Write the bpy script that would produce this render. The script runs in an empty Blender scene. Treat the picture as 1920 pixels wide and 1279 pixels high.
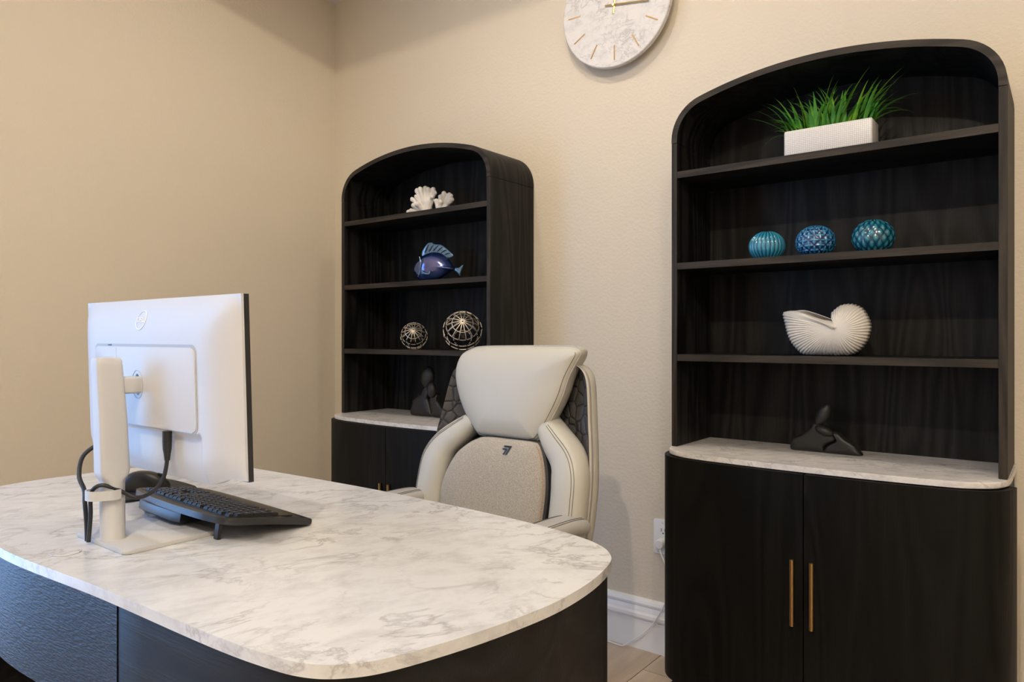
import bpy, bmesh, math, random
from mathutils import Vector, Matrix, noise
random.seed(7)
C = bpy.context.scene.collection
S = bpy.context.scene
PI = math.pi

# ------------------------------------------------------------ camera, world, lights, exposure
cam = bpy.data.cameras.new('camera'); co = bpy.data.objects.new('camera', cam); C.objects.link(co)
cam.sensor_width = 36; cam.lens = 1345.5 / 1920 * 36; cam.shift_y = -8.7 / 1920
cam.clip_start = .02
co.location = (2.7821, -2.2011, 1.06); co.rotation_euler = (PI / 2, 0, math.radians(37.789))
S.camera = co
S.view_settings.view_transform = 'Standard'; S.view_settings.look = 'None'
S.view_settings.exposure = 0.0; S.view_settings.gamma = 1; S.view_settings.use_curve_mapping = False
w = bpy.data.worlds.new('sky'); S.world = w; w.use_nodes = True
bg = w.node_tree.nodes['Background']; bg.inputs[0].default_value = (.45, .68, 1, 1); bg.inputs[1].default_value = 2.5

WARM = (1, .865, .70)
def area(name, loc, rot, size, energy, col, shape='DISK', sy=None, spread=PI):
    l = bpy.data.lights.new(name, 'AREA'); l.shape = shape; l.size = size
    if sy: l.size_y = sy
    l.energy = energy; l.color = col; l.spread = spread
    o = bpy.data.objects.new(name, l); C.objects.link(o); o.location = loc; o.rotation_euler = rot
    return o
CANS = [(1.72, -.85, 2.655), (1.05, -.85, 2.655), (3.25, -1.1, 2.655)]
for i, p in enumerate(CANS):
    area('downlight_lamp', (p[0], p[1], p[2] - .006), (0, 0, 0), .07, (6.2, 4.4, 1.5)[i], WARM)
# hanging lamp in the raised ceiling, plus an added fill for the back wall
for lx, le in ((2.72, 86), (3.55, 48)):
    pl = bpy.data.lights.new('tray_and_fill_lamp', 'POINT'); pl.energy = le; pl.color = (1, .87, .705); pl.shadow_soft_size = .022
    po = bpy.data.objects.new('tray_and_fill_lamp', pl); C.objects.link(po); po.location = (lx, -2.95, 2.885)
# daylight entering by the window in the left wall
area('window_daylight', (.03, -2.78, 1.17), (0, math.radians(-90), 0), 2.1, 31, (.15, .42, 1), 'RECTANGLE', 1.5)

# ------------------------------------------------------------ materials
def mat(name, col=(.8, .8, .8), rough=.5, metal=0, spec=.5, coat=0, sheen=0):
    m = bpy.data.materials.new(name); m.use_nodes = True
    b = m.node_tree.nodes['Principled BSDF']
    b.inputs['Base Color'].default_value = (*col, 1); b.inputs['Roughness'].default_value = rough
    b.inputs['Metallic'].default_value = metal; b.inputs['Specular IOR Level'].default_value = spec
    b.inputs['Coat Weight'].default_value = coat; b.inputs['Sheen Weight'].default_value = sheen
    return m
def nd(m, t, **kw):
    n = m.node_tree.nodes.new(t)
    for k, v in kw.items():
        if k in n.inputs.keys(): n.inputs[k].default_value = v
        else: setattr(n, k, v)
    return n
def ln(m, a, b): m.node_tree.links.new(a, b)
def bsdf(m): return m.node_tree.nodes['Principled BSDF']
def coords(m, scale=(1, 1, 1), rot=(0, 0, 0)):
    tc = nd(m, 'ShaderNodeTexCoord'); mp = nd(m, 'ShaderNodeMapping')
    mp.inputs['Scale'].default_value = scale; mp.inputs['Rotation'].default_value = rot
    ln(m, tc.outputs['Object'], mp.inputs[0]); return mp.outputs[0]
def ramp(m, fac, stops):
    r = nd(m, 'ShaderNodeValToRGB'); e = r.color_ramp.elements
    while len(e) < len(stops): e.new(.5)
    for i, (p, c) in enumerate(stops):
        e[i].position = p; e[i].color = (*c, 1) if len(c) == 3 else c
    ln(m, fac, r.inputs[0]); return r.outputs[0]
def bump(m, h, strength=.3, dist=.001):
    b = nd(m, 'ShaderNodeBump'); b.inputs['Strength'].default_value = strength; b.inputs['Distance'].default_value = dist
    ln(m, h, b.inputs['Height']); ln(m, b.outputs[0], bsdf(m).inputs['Normal']); return b
def noise_n(m, vec, scale, detail=3, rough=.5, dist=0):
    n = nd(m, 'ShaderNodeTexNoise'); n.inputs['Scale'].default_value = scale; n.inputs['Detail'].default_value = detail
    n.inputs['Roughness'].default_value = rough; n.inputs['Distortion'].default_value = dist
    if vec is not None: ln(m, vec, n.inputs['Vector'])
    return n.outputs[0]

def paint(name, col):
    m = mat(name, col, .62, spec=.3)
    v = coords(m); a = noise_n(m, v, 95, 3, .55); bump(m, a, .5, .003)
    return m
M_wall = paint('beige_wall_paint', (.70, .625, .505))
M_wall2 = M_wall
M_ceil = paint('ceiling_paint', (.80, .79, .76))
M_trim = mat('white_trim_paint', (.88, .87, .85), .35)

def wood(name, axis='z', dark=(.0028, .0028, .0026), light=(.0150, .0145, .0132), rough=.5, spec=.2, fx=.035):
    m = mat(name, dark, rough, spec=spec)
    sc = {'z': (1, 1, .10), 'x': (.10, 1, 1), 'y': (1, .10, 1)}[axis]
    v = coords(m, sc)
    big = noise_n(m, v, 5.5, 2, .5, .3)
    mul = nd(m, 'ShaderNodeMath', operation='MULTIPLY'); mul.inputs[1].default_value = 26
    ln(m, big, mul.inputs[0])
    fr = nd(m, 'ShaderNodeMath', operation='PINGPONG'); fr.inputs[1].default_value = 1; ln(m, mul.outputs[0], fr.inputs[0])
    v2 = coords(m, {'z': (1, 1, fx), 'x': (fx, 1, 1), 'y': (1, fx, 1)}[axis])
    fine = noise_n(m, v2, 330, 2, .6)
    mx = nd(m, 'ShaderNodeMath', operation='MULTIPLY'); ln(m, fr.outputs[0], mx.inputs[0]); ln(m, fine, mx.inputs[1])
    c = ramp(m, mx.outputs[0], [(.08, dark), (.46, light)])
    ln(m, c, bsdf(m).inputs['Base Color'])
    bump(m, mx.outputs[0] if fx < .1 else fine, .55, .0012)
    return m
M_wood = wood('dark_oak')
M_woodx = wood('dark_oak_horizontal', 'x')
M_edge = wood('dark_oak_edge', 'x', (.015, .012, .009), (.036, .028, .020), .6, .3)
M_edgez = wood('dark_oak_edge_upright', 'z', (.015, .012, .009), (.036, .028, .020), .6, .3)
M_door = wood('dark_oak_satin_door', 'z', (.0030, .0031, .0027), (.0060, .0060, .0052), .5, .15)
M_side = wood('dark_oak_side', 'z', (.008, .0062, .005), (.024, .019, .0155), .5, .35)
M_desk = wood('desk_dark_oak', 'x', (.0015, .002, .004), (.005, .007, .012), .40, .32, fx=.22)
M_ped = wood('desk_pedestal_oak', 'x', (.003, .003, .003), (.009, .009, .009), .5, .3)
for n_ in M_desk.node_tree.nodes:
    if n_.type == 'BUMP': n_.inputs['Strength'].default_value = .8; n_.inputs['Distance'].default_value = .0020

def marble(name, base=(.725, .725, .72), scale=1, seed=0):
    m = mat(name, base, .22, spec=.45)
    v = coords(m, (scale, scale * 1.15, scale), (0, 0, .7 + seed))
    s0 = coords(m, (1, 1, 1), (0, 0, math.radians(-66) + seed)); mp2 = nd(m, 'ShaderNodeMapping'); mp2.inputs['Scale'].default_value = (scale * 1.1, scale * 1.7, scale * 1.6)
    ln(m, s0, mp2.inputs[0]); st = mp2.outputs[0]
    n1 = noise_n(m, st, 5.4, 10, .62, .5)
    a = nd(m, 'ShaderNodeMath', operation='SUBTRACT'); a.inputs[1].default_value = .5; ln(m, n1, a.inputs[0])
    b = nd(m, 'ShaderNodeMath', operation='ABSOLUTE'); ln(m, a.outputs[0], b.inputs[0])
    vein = ramp(m, b.outputs[0], [(0, (1, 1, 1)), (.008, (.6, .6, .6)), (.030, (0, 0, 0))])
    gate = ramp(m, noise_n(m, v, 4.2, 4, .6), [(.38, (0, 0, 0)), (.58, (1, 1, 1))])
    k = nd(m, 'ShaderNodeMixRGB', blend_type='MULTIPLY'); k.inputs[0].default_value = 1; ln(m, vein, k.inputs[1]); ln(m, gate, k.inputs[2])
    cloud = ramp(m, noise_n(m, st, 12, 8, .7, .3), [(.46, (0, 0, 0)), (.74, (1, 1, 1))])
    m1 = nd(m, 'ShaderNodeMixRGB'); m1.inputs[1].default_value = (*base, 1); m1.inputs[2].default_value = (.55, .545, .54, 1); ln(m, cloud, m1.inputs[0])
    m2 = nd(m, 'ShaderNodeMixRGB'); m2.inputs[2].default_value = (.30, .28, .275, 1)
    sc = nd(m, 'ShaderNodeMath', operation='MULTIPLY'); sc.inputs[1].default_value = .62; ln(m, k.outputs[0], sc.inputs[0])
    ln(m, sc.outputs[0], m2.inputs[0]); ln(m, m1.outputs[0], m2.inputs[1])
    ln(m, m2.outputs[0], bsdf(m).inputs['Base Color'])
    return m
M_marble = marble('desk_marble')
M_marble2 = marble('cabinet_marble', (.80, .77, .74), 1.6, .6)
M_marble3 = marble('clock_marble', (.72, .70, .68), 2.2, 1.1); bsdf(M_marble3).inputs['Roughness'].default_value = .55
M_brass = mat('aged_brass', (.42, .27, .11), .38, 1)
M_gold = mat('bright_gold', (.75, .53, .20), .28, 1)
M_soffit = M_ceil

def leather(name, col, rough=.42):
    m = mat(name, col, rough, spec=.4); v = coords(m)
    n = noise_n(m, v, 420, 2, .5); bump(m, n, .12, .0006); return m
M_leather = leather('pale_grey_leather', (.55, .53, .465))
M_leather2 = leather('grey_leather_rim', (.44, .425, .40))
M_dark = leather('dark_side_with_gap_shade', (.035, .033, .034), .6)
M_black = mat('black_plastic', (.012, .012, .013), .38)
M_blackg = mat('glossy_black_plastic', (.012, .013, .015), .3, spec=.6)
M_cable = mat('black_rubber_cable', (.012, .012, .012), .5)
M_white = mat('white_plastic', (.60, .60, .61), .42)
M_white2 = mat('white_stand_plastic', (.56, .555, .55), .45)
M_groove = mat('grey_groove', (.42, .45, .49), .5)
def fabric():
    m = mat('beige_woven_fabric', (.42, .375, .31), .9, spec=.1, sheen=.2); v = coords(m)
    a = noise_n(m, v, 1100, 2, .7); b = noise_n(m, v, 420, 2, .5)
    mx = nd(m, 'ShaderNodeMath', operation='ADD'); ln(m, a, mx.inputs[0]); ln(m, b, mx.inputs[1])
    c = ramp(m, mx.outputs[0], [(.30, (.30, .265, .215)), (.75, (.60, .55, .47))]) 
    # noise sum spans about .6 - 1.4
    r = nd(m, 'ShaderNodeMapRange'); r.inputs[1].default_value = .7; r.inputs[2].default_value = 1.3; ln(m, mx.outputs[0], r.inputs[0])
    c = ramp(m, r.outputs[0], [(.0, (.29, .255, .205)), (1, (.58, .53, .45))])
    ln(m, c, bsdf(m).inputs['Base Color']); bump(m, a, .5, .001); return m
M_fabric = fabric()
def quilt():
    m = mat('quilted_dark_grey_fabric', (.085, .078, .075), .65, spec=.3); v = coords(m, (1, .6, 1))
    vo = nd(m, 'ShaderNodeTexVoronoi', feature='DISTANCE_TO_EDGE'); vo.inputs['Scale'].default_value = 27; vo.inputs['Randomness'].default_value = .75
    ln(m, v, vo.inputs['Vector'])
    h = ramp(m, vo.outputs[0], [(0, (0, 0, 0)), (.10, (.7, .7, .7)), (.35, (1, 1, 1))]); bump(m, h, .8, .006)
    c = ramp(m, vo.outputs[0], [(0, (.03, .028, .028)), (.06, (.085, .078, .075))]); ln(m, c, bsdf(m).inputs['Base Color'])
    return m
M_quilt = quilt()
def ceramic(name, deep, lightc):
    m = mat(name, lightc, .14, spec=.7, coat=.6)
    at = nd(m, 'ShaderNodeAttribute', attribute_name='glaze'); at.attribute_type = 'GEOMETRY'
    v = coords(m); n = noise_n(m, v, 40, 3)
    ad = nd(m, 'ShaderNodeMath', operation='MULTIPLY_ADD'); ad.inputs[1].default_value = .5; ln(m, n, ad.inputs[0]); ln(m, at.outputs['Fac'], ad.inputs[2])
    c = ramp(m, ad.outputs[0], [(.38, deep), (1.0, lightc)]); ad.inputs[1].default_value = .35; ln(m, c, bsdf(m).inputs['Base Color']); return m
M_c1 = ceramic('teal_blue_glaze', (.004, .05, .12), (.03, .24, .36))
M_c2 = ceramic('deep_blue_glaze', (.003, .03, .12), (.03, .19, .36))
M_c3 = ceramic('turquoise_glaze', (.003, .05, .10), (.04, .27, .34))
M_shell = mat('matt_white_ceramic', (.70, .665, .60), .6)
M_coral = mat('white_coral_resin', (.72, .68, .62), .75)
M_sculpt = mat('matt_black_resin', (.011, .011, .0095), .5)
def fishglass():
    m = mat('iridescent_blue_glass', (.02, .06, .22), .08, spec=.9, coat=1)
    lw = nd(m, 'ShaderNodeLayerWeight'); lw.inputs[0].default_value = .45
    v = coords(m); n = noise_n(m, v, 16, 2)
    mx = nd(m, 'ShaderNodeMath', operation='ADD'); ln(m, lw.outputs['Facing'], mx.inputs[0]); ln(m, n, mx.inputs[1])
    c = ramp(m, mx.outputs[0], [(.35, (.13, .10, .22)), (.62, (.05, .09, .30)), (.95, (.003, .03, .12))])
    ln(m, c, bsdf(m).inputs['Base Color']); bsdf(m).inputs['Metallic'].default_value = .55; return m
M_fish = fishglass()
M_fin = mat('pale_blue_glass', (.10, .22, .34), .15, spec=.9, coat=1); bsdf(M_fin).inputs['Metallic'].default_value = .4
M_ring = mat('champagne_metal', (.62, .55, .45), .42, .5)
M_fin_dark = mat('bronze_dark_reflection', (.03, .026, .022), .4, .8)  # darker copy for the fin girth, its dark reflection put into the colour
M_soil = mat('planter_foam', (.03, .028, .015), .9)
def leafm(i, a, b):
    m = mat('grass_leaf_%s' % 'abc'[i], a, .5, spec=.4); v = coords(m)
    n = noise_n(m, v, 30, 2); ln(m, ramp(m, n, [(.4, a), (.65, b)]), bsdf(m).inputs['Base Color'])
    return m
M_leaf = [leafm(0, (.05, .22, .035), (.11, .34, .035)), leafm(1, (.09, .32, .03), (.24, .48, .03)), leafm(2, (.24, .44, .02), (.55, .58, .03))]
def mosaic():
    m = mat('white_mosaic_ceramic', (.78, .76, .73), .4)
    tc = nd(m, 'ShaderNodeTexCoord')
    sp = nd(m, 'ShaderNodeSeparateXYZ'); ln(m, tc.outputs['Object'], sp.inputs[0])
    ad = nd(m, 'ShaderNodeMath', operation='ADD'); ln(m, sp.outputs[0], ad.inputs[0]); ln(m, sp.outputs[1], ad.inputs[1])
    cb = nd(m, 'ShaderNodeCombineXYZ'); ln(m, ad.outputs[0], cb.inputs[0]); ln(m, sp.outputs[2], cb.inputs[1])
    br = nd(m, 'ShaderNodeTexBrick'); br.offset = 0; br.inputs['Scale'].default_value = 1
    br.inputs['Brick Width'].default_value = .0048; br.inputs['Row Height'].default_value = .0048; br.inputs['Mortar Size'].default_value = .0006
    br.inputs['Color1'].default_value = (.80, .78, .75, 1); br.inputs['Color2'].default_value = (.72, .71, .70, 1); br.inputs['Mortar'].default_value = (.50, .47, .44, 1)
    ln(m, cb.outputs[0], br.inputs[0]); ln(m, br.outputs[0], bsdf(m).inputs['Base Color']); return m
M_mosaic = mosaic()
def plankm():
    m = mat('wood_look_floor', (.40, .30, .21), .35); v = coords(m, (1, .12, 1))
    oi = nd(m, 'ShaderNodeObjectInfo'); ad = nd(m, 'ShaderNodeVectorMath', operation='ADD'); ln(m, v, ad.inputs[0]); ln(m, oi.outputs['Location'], ad.inputs[1])
    n = noise_n(m, ad.outputs[0], 14, 5, .6, .4)
    ln(m, ramp(m, n, [(.3, (.42, .32, .22)), (.7, (.62, .50, .38))]), bsdf(m).inputs['Base Color']); return m
M_plank = plankm()
M_grout = mat('grout', (.34, .28, .22), .8)
M_glass = mat('window_glass', (1, 1, 1), .02); bsdf(M_glass).inputs['Transmission Weight'].default_value = 1; bsdf(M_glass).inputs['IOR'].default_value = 1.1
M_lens = mat('lit_lens', (1, 1, 1)); bsdf(M_lens).inputs['Emission Color'].default_value = (*WARM, 1); bsdf(M_lens).inputs['Emission Strength'].default_value = 6
M_screen = mat('dark_screen', (.01, .01, .012), .25)
M_logo = mat('bright_white_print', (.95, .95, .95), .3, spec=.8)
M_thread = mat('dark_stitching', (.10, .095, .09), .7)
M_orange = mat('orange_stitching', (.55, .20, .08), .7)

# ------------------------------------------------------------ mesh helpers
def ob(name, verts, faces, m, parent=None, smooth=True, angle=35, loc=None, recalc=True):
    me = bpy.data.meshes.new(name); me.from_pydata([tuple(v) for v in verts], [], faces); me.update()
    return finish(name, me, m, parent, smooth, angle, loc, recalc)
def finish(name, me, m, parent=None, smooth=True, angle=35, loc=None, recalc=True):
    if recalc:
        bm = bmesh.new(); bm.from_mesh(me); bmesh.ops.recalc_face_normals(bm, faces=bm.faces); bm.to_mesh(me); bm.free()
    if m:
        for mm in (m if isinstance(m, (list, tuple)) else [m]): me.materials.append(mm)
    if smooth:
        me.shade_smooth() if hasattr(me, 'shade_smooth') else [setattr(p, 'use_smooth', True) for p in me.polygons]
        try: me.set_sharp_from_angle(angle=math.radians(angle))
        except Exception: pass
    o = bpy.data.objects.new(name, me); C.objects.link(o)
    if parent: o.parent = parent
    if loc: o.location = loc
    return o
def fbm(name, bm, m, parent=None, **kw):
    me = bpy.data.meshes.new(name); bm.to_mesh(me); bm.free(); return finish(name, me, m, parent, **kw)
def boxbm(bm, x0, x1, y0, y1, z0, z1, bev=0, seg=2):
    vs = [bm.verts.new((x, y, z)) for x in (x0, x1) for y in (y0, y1) for z in (z0, z1)]
    f = [(0, 1, 3, 2), (4, 6, 7, 5), (0, 4, 5, 1), (2, 3, 7, 6), (0, 2, 6, 4), (1, 5, 7, 3)]
    fs = [bm.faces.new([vs[i] for i in q]) for q in f]
    if bev:
        es = list({e for q in fs for e in q.edges})
        bmesh.ops.bevel(bm, geom=es, offset=bev, segments=seg, affect='EDGES', profile=.5)
def box(name, x0, x1, y0, y1, z0, z1, m, parent=None, bev=0, seg=2, **kw):
    bm = bmesh.new(); boxbm(bm, x0, x1, y0, y1, z0, z1, bev, seg); return fbm(name, bm, m, parent, **kw)
def prism(name, pts, z0, z1, m, parent=None, bev=0, seg=3, axis='z', tf=None, **kw):
    """outline pts (a,b) extruded along axis between z0 and z1, rims bevelled"""
    bm = bmesh.new()
    def P(a, b, c): return {'z': (a, b, c), 'y': (a, c, b), 'x': (c, a, b)}[axis]
    lo = [bm.verts.new(P(a, b, z0)) for a, b in pts]; hi = [bm.verts.new(P(a, b, z1)) for a, b in pts]
    f0 = bm.faces.new(lo); f1 = bm.faces.new(hi); n = len(pts)
    for i in range(n): bm.faces.new([lo[i], lo[(i + 1) % n], hi[(i + 1) % n], hi[i]])
    if bev: bmesh.ops.bevel(bm, geom=list(f0.edges) + list(f1.edges), offset=bev, segments=seg, affect='EDGES', profile=.5)
    if tf:
        for v in bm.verts: v.co = tf(v.co)
    return fbm(name, bm, m, parent, **kw)
def tubeg(path, r, n=10, cap=True):
    """verts, faces for a tube along a list of points, r scalar or list"""
    P = [Vector(p) for p in path]; R = r if isinstance(r, (list, tuple)) else [r] * len(P)
    V, F = [], []; up = None
    for i, p in enumerate(P):
        t = (P[min(i + 1, len(P) - 1)] - P[max(i - 1, 0)]).normalized()
        if up is None: up = t.orthogonal().normalized()
        up = (up - t * up.dot(t)).normalized(); b = t.cross(up)
        for k in range(n):
            a = 2 * PI * k / n; V.append(p + (up * math.cos(a) + b * math.sin(a)) * R[i])
    for i in range(len(P) - 1):
        for k in range(n): F.append((i * n + k, i * n + (k + 1) % n, (i + 1) * n + (k + 1) % n, (i + 1) * n + k))
    if cap: F.append(tuple(range(n))[::-1]); F.append(tuple((len(P) - 1) * n + k for k in range(n)))
    return V, F
def cr(pts, n=8, closed=False):
    P = [Vector(p) for p in pts]; out = []; N = len(P); rng = N if closed else N - 1
    for i in range(rng):
        if closed: a, b, c, d = P[i - 1], P[i], P[(i + 1) % N], P[(i + 2) % N]
        else: a, b, c, d = P[max(i - 1, 0)], P[i], P[i + 1], P[min(i + 2, N - 1)]
        for k in range(n):
            t = k / n
            out.append(.5 * ((2 * b) + (c - a) * t + (2 * a - 5 * b + 4 * c - d) * t * t + (3 * b - a - 3 * c + d) * t ** 3))
    if not closed: out.append(P[-1])
    return out
def tube(name, path, r, m, parent=None, n=10, smooth_path=0, **kw):
    if smooth_path: path = cr(path, smooth_path)
    V, F = tubeg(path, r, n); return ob(name, V, F, m, parent, **kw)
def merge(parts):
    V, F = [], []
    for v, f in parts:
        o = len(V); V += list(v); F += [tuple(i + o for i in q) for q in f]
    return V, F
def lathe(name, prof, m, parent=None, n=32, axis='z', c=(0, 0, 0), **kw):
    V, F = [], []; N = len(prof)
    for i in range(n):
        a = 2 * PI * i / n
        for r, h in prof:
            q = (r * math.cos(a), r * math.sin(a), h) if axis == 'z' else (r * math.cos(a), h, r * math.sin(a))
            V.append((q[0] + c[0], q[1] + c[1], q[2] + c[2]))
    for i in range(n):
        for k in range(N - 1): F.append((i * N + k, ((i + 1) % n) * N + k, ((i + 1) % n) * N + k + 1, i * N + k + 1))
    me = bpy.data.meshes.new(name); me.from_pydata(V, [], F)
    bm = bmesh.new(); bm.from_mesh(me); bmesh.ops.remove_doubles(bm, verts=bm.verts, dist=1e-6)
    bmesh.ops.holes_fill(bm, edges=[e for e in bm.edges if e.is_boundary], sides=0); bm.to_mesh(me); bm.free()
    return finish(name, me, m, parent, **kw)
def pillow(name, pts, cen, bulge, back, m, parent=None, tf=None, p=2.6, q=2.0, per=6, rings=(1, .985, .95, .88, .76, .6, .42, .22), backb=0, bk_k=.94, **kw):
    """closed outline (x,z) filled by a bulged front (towards -y) and a back at y=back"""
    L = cr([(a, 0, b) for a, b in pts], per, True); n = len(L); V, F = [], []
    cx, cz = cen
    def add(k, y):
        for v in L: V.append(Vector((cx + (v.x - cx) * k, y, cz + (v.z - cz) * k)))
    add(bk_k, back + backb * .3); add((bk_k + 1.0) / 2 + .012, back * .82); add(1, back * .42)
    for k in rings: add(k, -bulge * (1 - k ** p) ** (1 / q))
    nr = 3 + len(rings)
    for r in range(nr - 1):
        for i in range(n): F.append((r * n + i, r * n + (i + 1) % n, (r + 1) * n + (i + 1) % n, (r + 1) * n + i))
    V.append(Vector((cx, -bulge, cz))); c = len(V) - 1
    for i in range(n): F.append(((nr - 1) * n + i, (nr - 1) * n + (i + 1) % n, c))
    V.append(Vector((cx, back + backb, cz))); c = len(V) - 1
    for i in range(n): F.append((i, (i + 1) % n, c))
    if tf: V = [tf(v) for v in V]
    return ob(name, V, F, m, parent, angle=60, **kw), L
def ellipsoid(c, r, rot=None, nu=24, nv=14):
    V, F = [], []; rot = rot or Matrix.Identity(3)
    for j in range(1, nv):
        t = PI * j / nv
        for i in range(nu):
            a = 2 * PI * i / nu
            V.append(Vector(c) + rot @ Vector((r[0] * math.sin(t) * math.cos(a), r[1] * math.sin(t) * math.sin(a), r[2] * math.cos(t))))
    top = len(V); V.append(Vector(c) + rot @ Vector((0, 0, r[2]))); bot = len(V); V.append(Vector(c) + rot @ Vector((0, 0, -r[2])))
    for j in range(nv - 2):
        for i in range(nu): F.append((j * nu + i, j * nu + (i + 1) % nu, (j + 1) * nu + (i + 1) % nu, (j + 1) * nu + i))
    for i in range(nu):
        F.append((top, (i + 1) % nu, i)); F.append((bot, (nv - 2) * nu + i, (nv - 2) * nu + (i + 1) % nu))
    return V, F
def boxg(x0, x1, y0, y1, z0, z1):
    V = [Vector((x, y, z)) for x in (x0, x1) for y in (y0, y1) for z in (z0, z1)]
    return V, [(0, 1, 3, 2), (4, 6, 7, 5), (0, 4, 5, 1), (2, 3, 7, 6), (0, 2, 6, 4), (1, 5, 7, 3)]
def rrect(x0, x1, y0, y1, r, n=5):
    out = []
    for cx, cy, a0 in ((x1 - r, y1 - r, 0), (x0 + r, y1 - r, 90), (x0 + r, y0 + r, 180), (x1 - r, y0 + r, 270)):
        for k in range(n + 1):
            a = math.radians(a0 + 90 * k / n); out.append((cx + r * math.cos(a), cy + r * math.sin(a)))
    return out
def thing(name, label, cat, loc=(0, 0, 0), rot=(0, 0, 0), group=None):
    o = bpy.data.objects.new(name, None); o.empty_display_size = .05; C.objects.link(o); o.location = loc; o.rotation_euler = rot
    return tag(o, label, cat, group)
def tag(o, label, cat, group=None):
    o['label'] = label; o['category'] = cat
    if group: o['group'] = group
    return o
def struct(o): o['kind'] = 'structure'; return o
def part_label(o, t): o['label'] = t; return o
def text_mesh(name, body, size, m, parent, depth=.0004, tf=None):
    cu = bpy.data.curves.new(name, 'FONT'); cu.body = body; cu.size = size; cu.extrude = depth; cu.align_x = 'CENTER'; cu.align_y = 'CENTER'
    t = bpy.data.objects.new(name, cu); C.objects.link(t)
    dg = bpy.context.evaluated_depsgraph_get(); me = bpy.data.meshes.new_from_object(t.evaluated_get(dg)); bpy.data.objects.remove(t)
    if tf:
        for v in me.vertices: v.co = tf(v.co)
    me.name = name; me.materials.clear()
    return finish(name, me, m, parent, smooth=False, recalc=False)
def dup(root, loc, label, group=None):
    r = root.copy(); C.objects.link(r); r.location = loc; r['label'] = label
    if group: r['group'] = group
    for ch in list(root.children):
        c = ch.copy(); C.objects.link(c); c.parent = r
        for g in list(ch.children):
            d = g.copy(); C.objects.link(d); d.parent = c
    return r

# ------------------------------------------------------------ room
RX, RY, CH, TRAY, EDGE = 4.7, -4.9, 2.655, 3.02, -1.74
struct(box('wall_back', -.12, RX + .12, 0, .12, 0, TRAY + .1, M_wall, smooth=False))
struct(box('wall_right', RX, RX + .12, RY, 0, 0, TRAY + .1, M_wall, smooth=False))
struct(box('wall_front', -.12, RX + .12, RY - .12, RY, 0, TRAY + .1, M_wall, smooth=False))
WY0, WY1, WZ0, WZ1 = -3.60, -1.96, .06, 2.30
bm = bmesh.new()
boxbm(bm, -.12, 0, WY1, 0, 0, TRAY + .1); boxbm(bm, -.12, 0, RY, WY0, 0, TRAY + .1)
boxbm(bm, -.12, 0, WY0, WY1, 0, WZ0); boxbm(bm, -.12, 0, WY0, WY1, WZ1, TRAY + .1)
struct(fbm('wall_left', bm, M_wall2, smooth=False))
bm = bmesh.new()
boxbm(bm, 0, RX, EDGE, 0, CH, TRAY + .12); boxbm(bm, 0, RX, RY, EDGE, TRAY, TRAY + .12)
struct(fbm('ceiling', bm, M_ceil, smooth=False))
fl = struct(box('floor', -.12, RX + .12, RY - .12, .12, -.08, -.003, M_grout, smooth=False))
# planks
pw, plen = .23, .92
pm = None; k = 0; x = 1.712 - 8 * pw
while x < RX:
    y = -.08 - (k % 3) * .307 + plen * 1.6
    while y > RY:
        y1 = min(y, 0); y0 = max(y - plen, RY); xa = max(x, 0) + .0015; xb = min(x + pw, RX) - .0015
        if y1 - y0 > .02 and xb - xa > .01:
            full = abs((y1 - y0) - plen) < 1e-4 and abs(xb - xa - (pw - .003)) < 1e-4
            if full and pm:
                o = bpy.data.objects.new('plank', pm); C.objects.link(o); o.parent = fl
            else:
                o = box('plank', -(xb - xa) / 2, (xb - xa) / 2, -(y1 - y0) / 2 + .0015, (y1 - y0) / 2 - .0015, -.003, 0, M_plank, fl, smooth=False)
                if full: pm = o.data
            o.location = ((xa + xb) / 2, (y0 + y1) / 2, 0)
        y -= plen
    x += pw; k += 1
# baseboards
BP = [(0, 0), (-.014, 0), (-.014, .104), (-.020, .106), (-.022, .112), (-.021, .121), (-.016, .128), (-.014, .142), (-.012, .146), (-.016, .150), (-.017, .157), (-.013, .166), (-.008, .171), (0, .172)]
def base_run(name, L, tf):
    V = []; n = len(BP)
    for s in (0, L):
        for a, b in BP: V.append(tf(s, a, b))
    F = [(i, i + 1, n + i + 1, n + i) for i in range(n - 1)] + [tuple(range(n)), tuple(range(n, 2 * n))]
    return struct(ob(name, V, F, M_trim, angle=20))
base_run('baseboard_back', RX, lambda s, a, b: (s, a, b))
base_run('baseboard_left', -RY - .02, lambda s, a, b: (-a, -.02 - s, b))
base_run('baseboard_right', -RY - .04, lambda s, a, b: (RX + a, -.02 - s, b))
base_run('baseboard_front', RX - .05, lambda s, a, b: (.025 + s, RY - a, b))
# window in the left wall, out of frame, where the daylight enters
wi = bpy.data.objects.new('window_1', None); C.objects.link(wi); wi['kind'] = 'structure'; wi.location = (-.06, 0, 0)
ymid = (WY0 + WY1) / 2
V, F = merge([boxg(-.03, .03, WY0, WY1, WZ0, WZ0 + .05), boxg(-.03, .03, WY0, WY1, WZ1 - .05, WZ1), boxg(-.03, .03, WY0, WY0 + .05, WZ0 + .05, WZ1 - .05),
              boxg(-.03, .03, WY1 - .05, WY1, WZ0 + .05, WZ1 - .05), boxg(-.02, .02, ymid - .02, ymid + .02, WZ0 + .05, WZ1 - .05)])
ob('window_frame', V, F, M_trim, wi, smooth=False)
box('pane', -.003, .003, WY0 + .05, ymid - .02, WZ0 + .05, WZ1 - .05, M_glass, wi, smooth=False)
box('pane', -.003, .003, ymid + .02, WY1 - .05, WZ0 + .05, WZ1 - .05, M_glass, wi, smooth=False)
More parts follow.
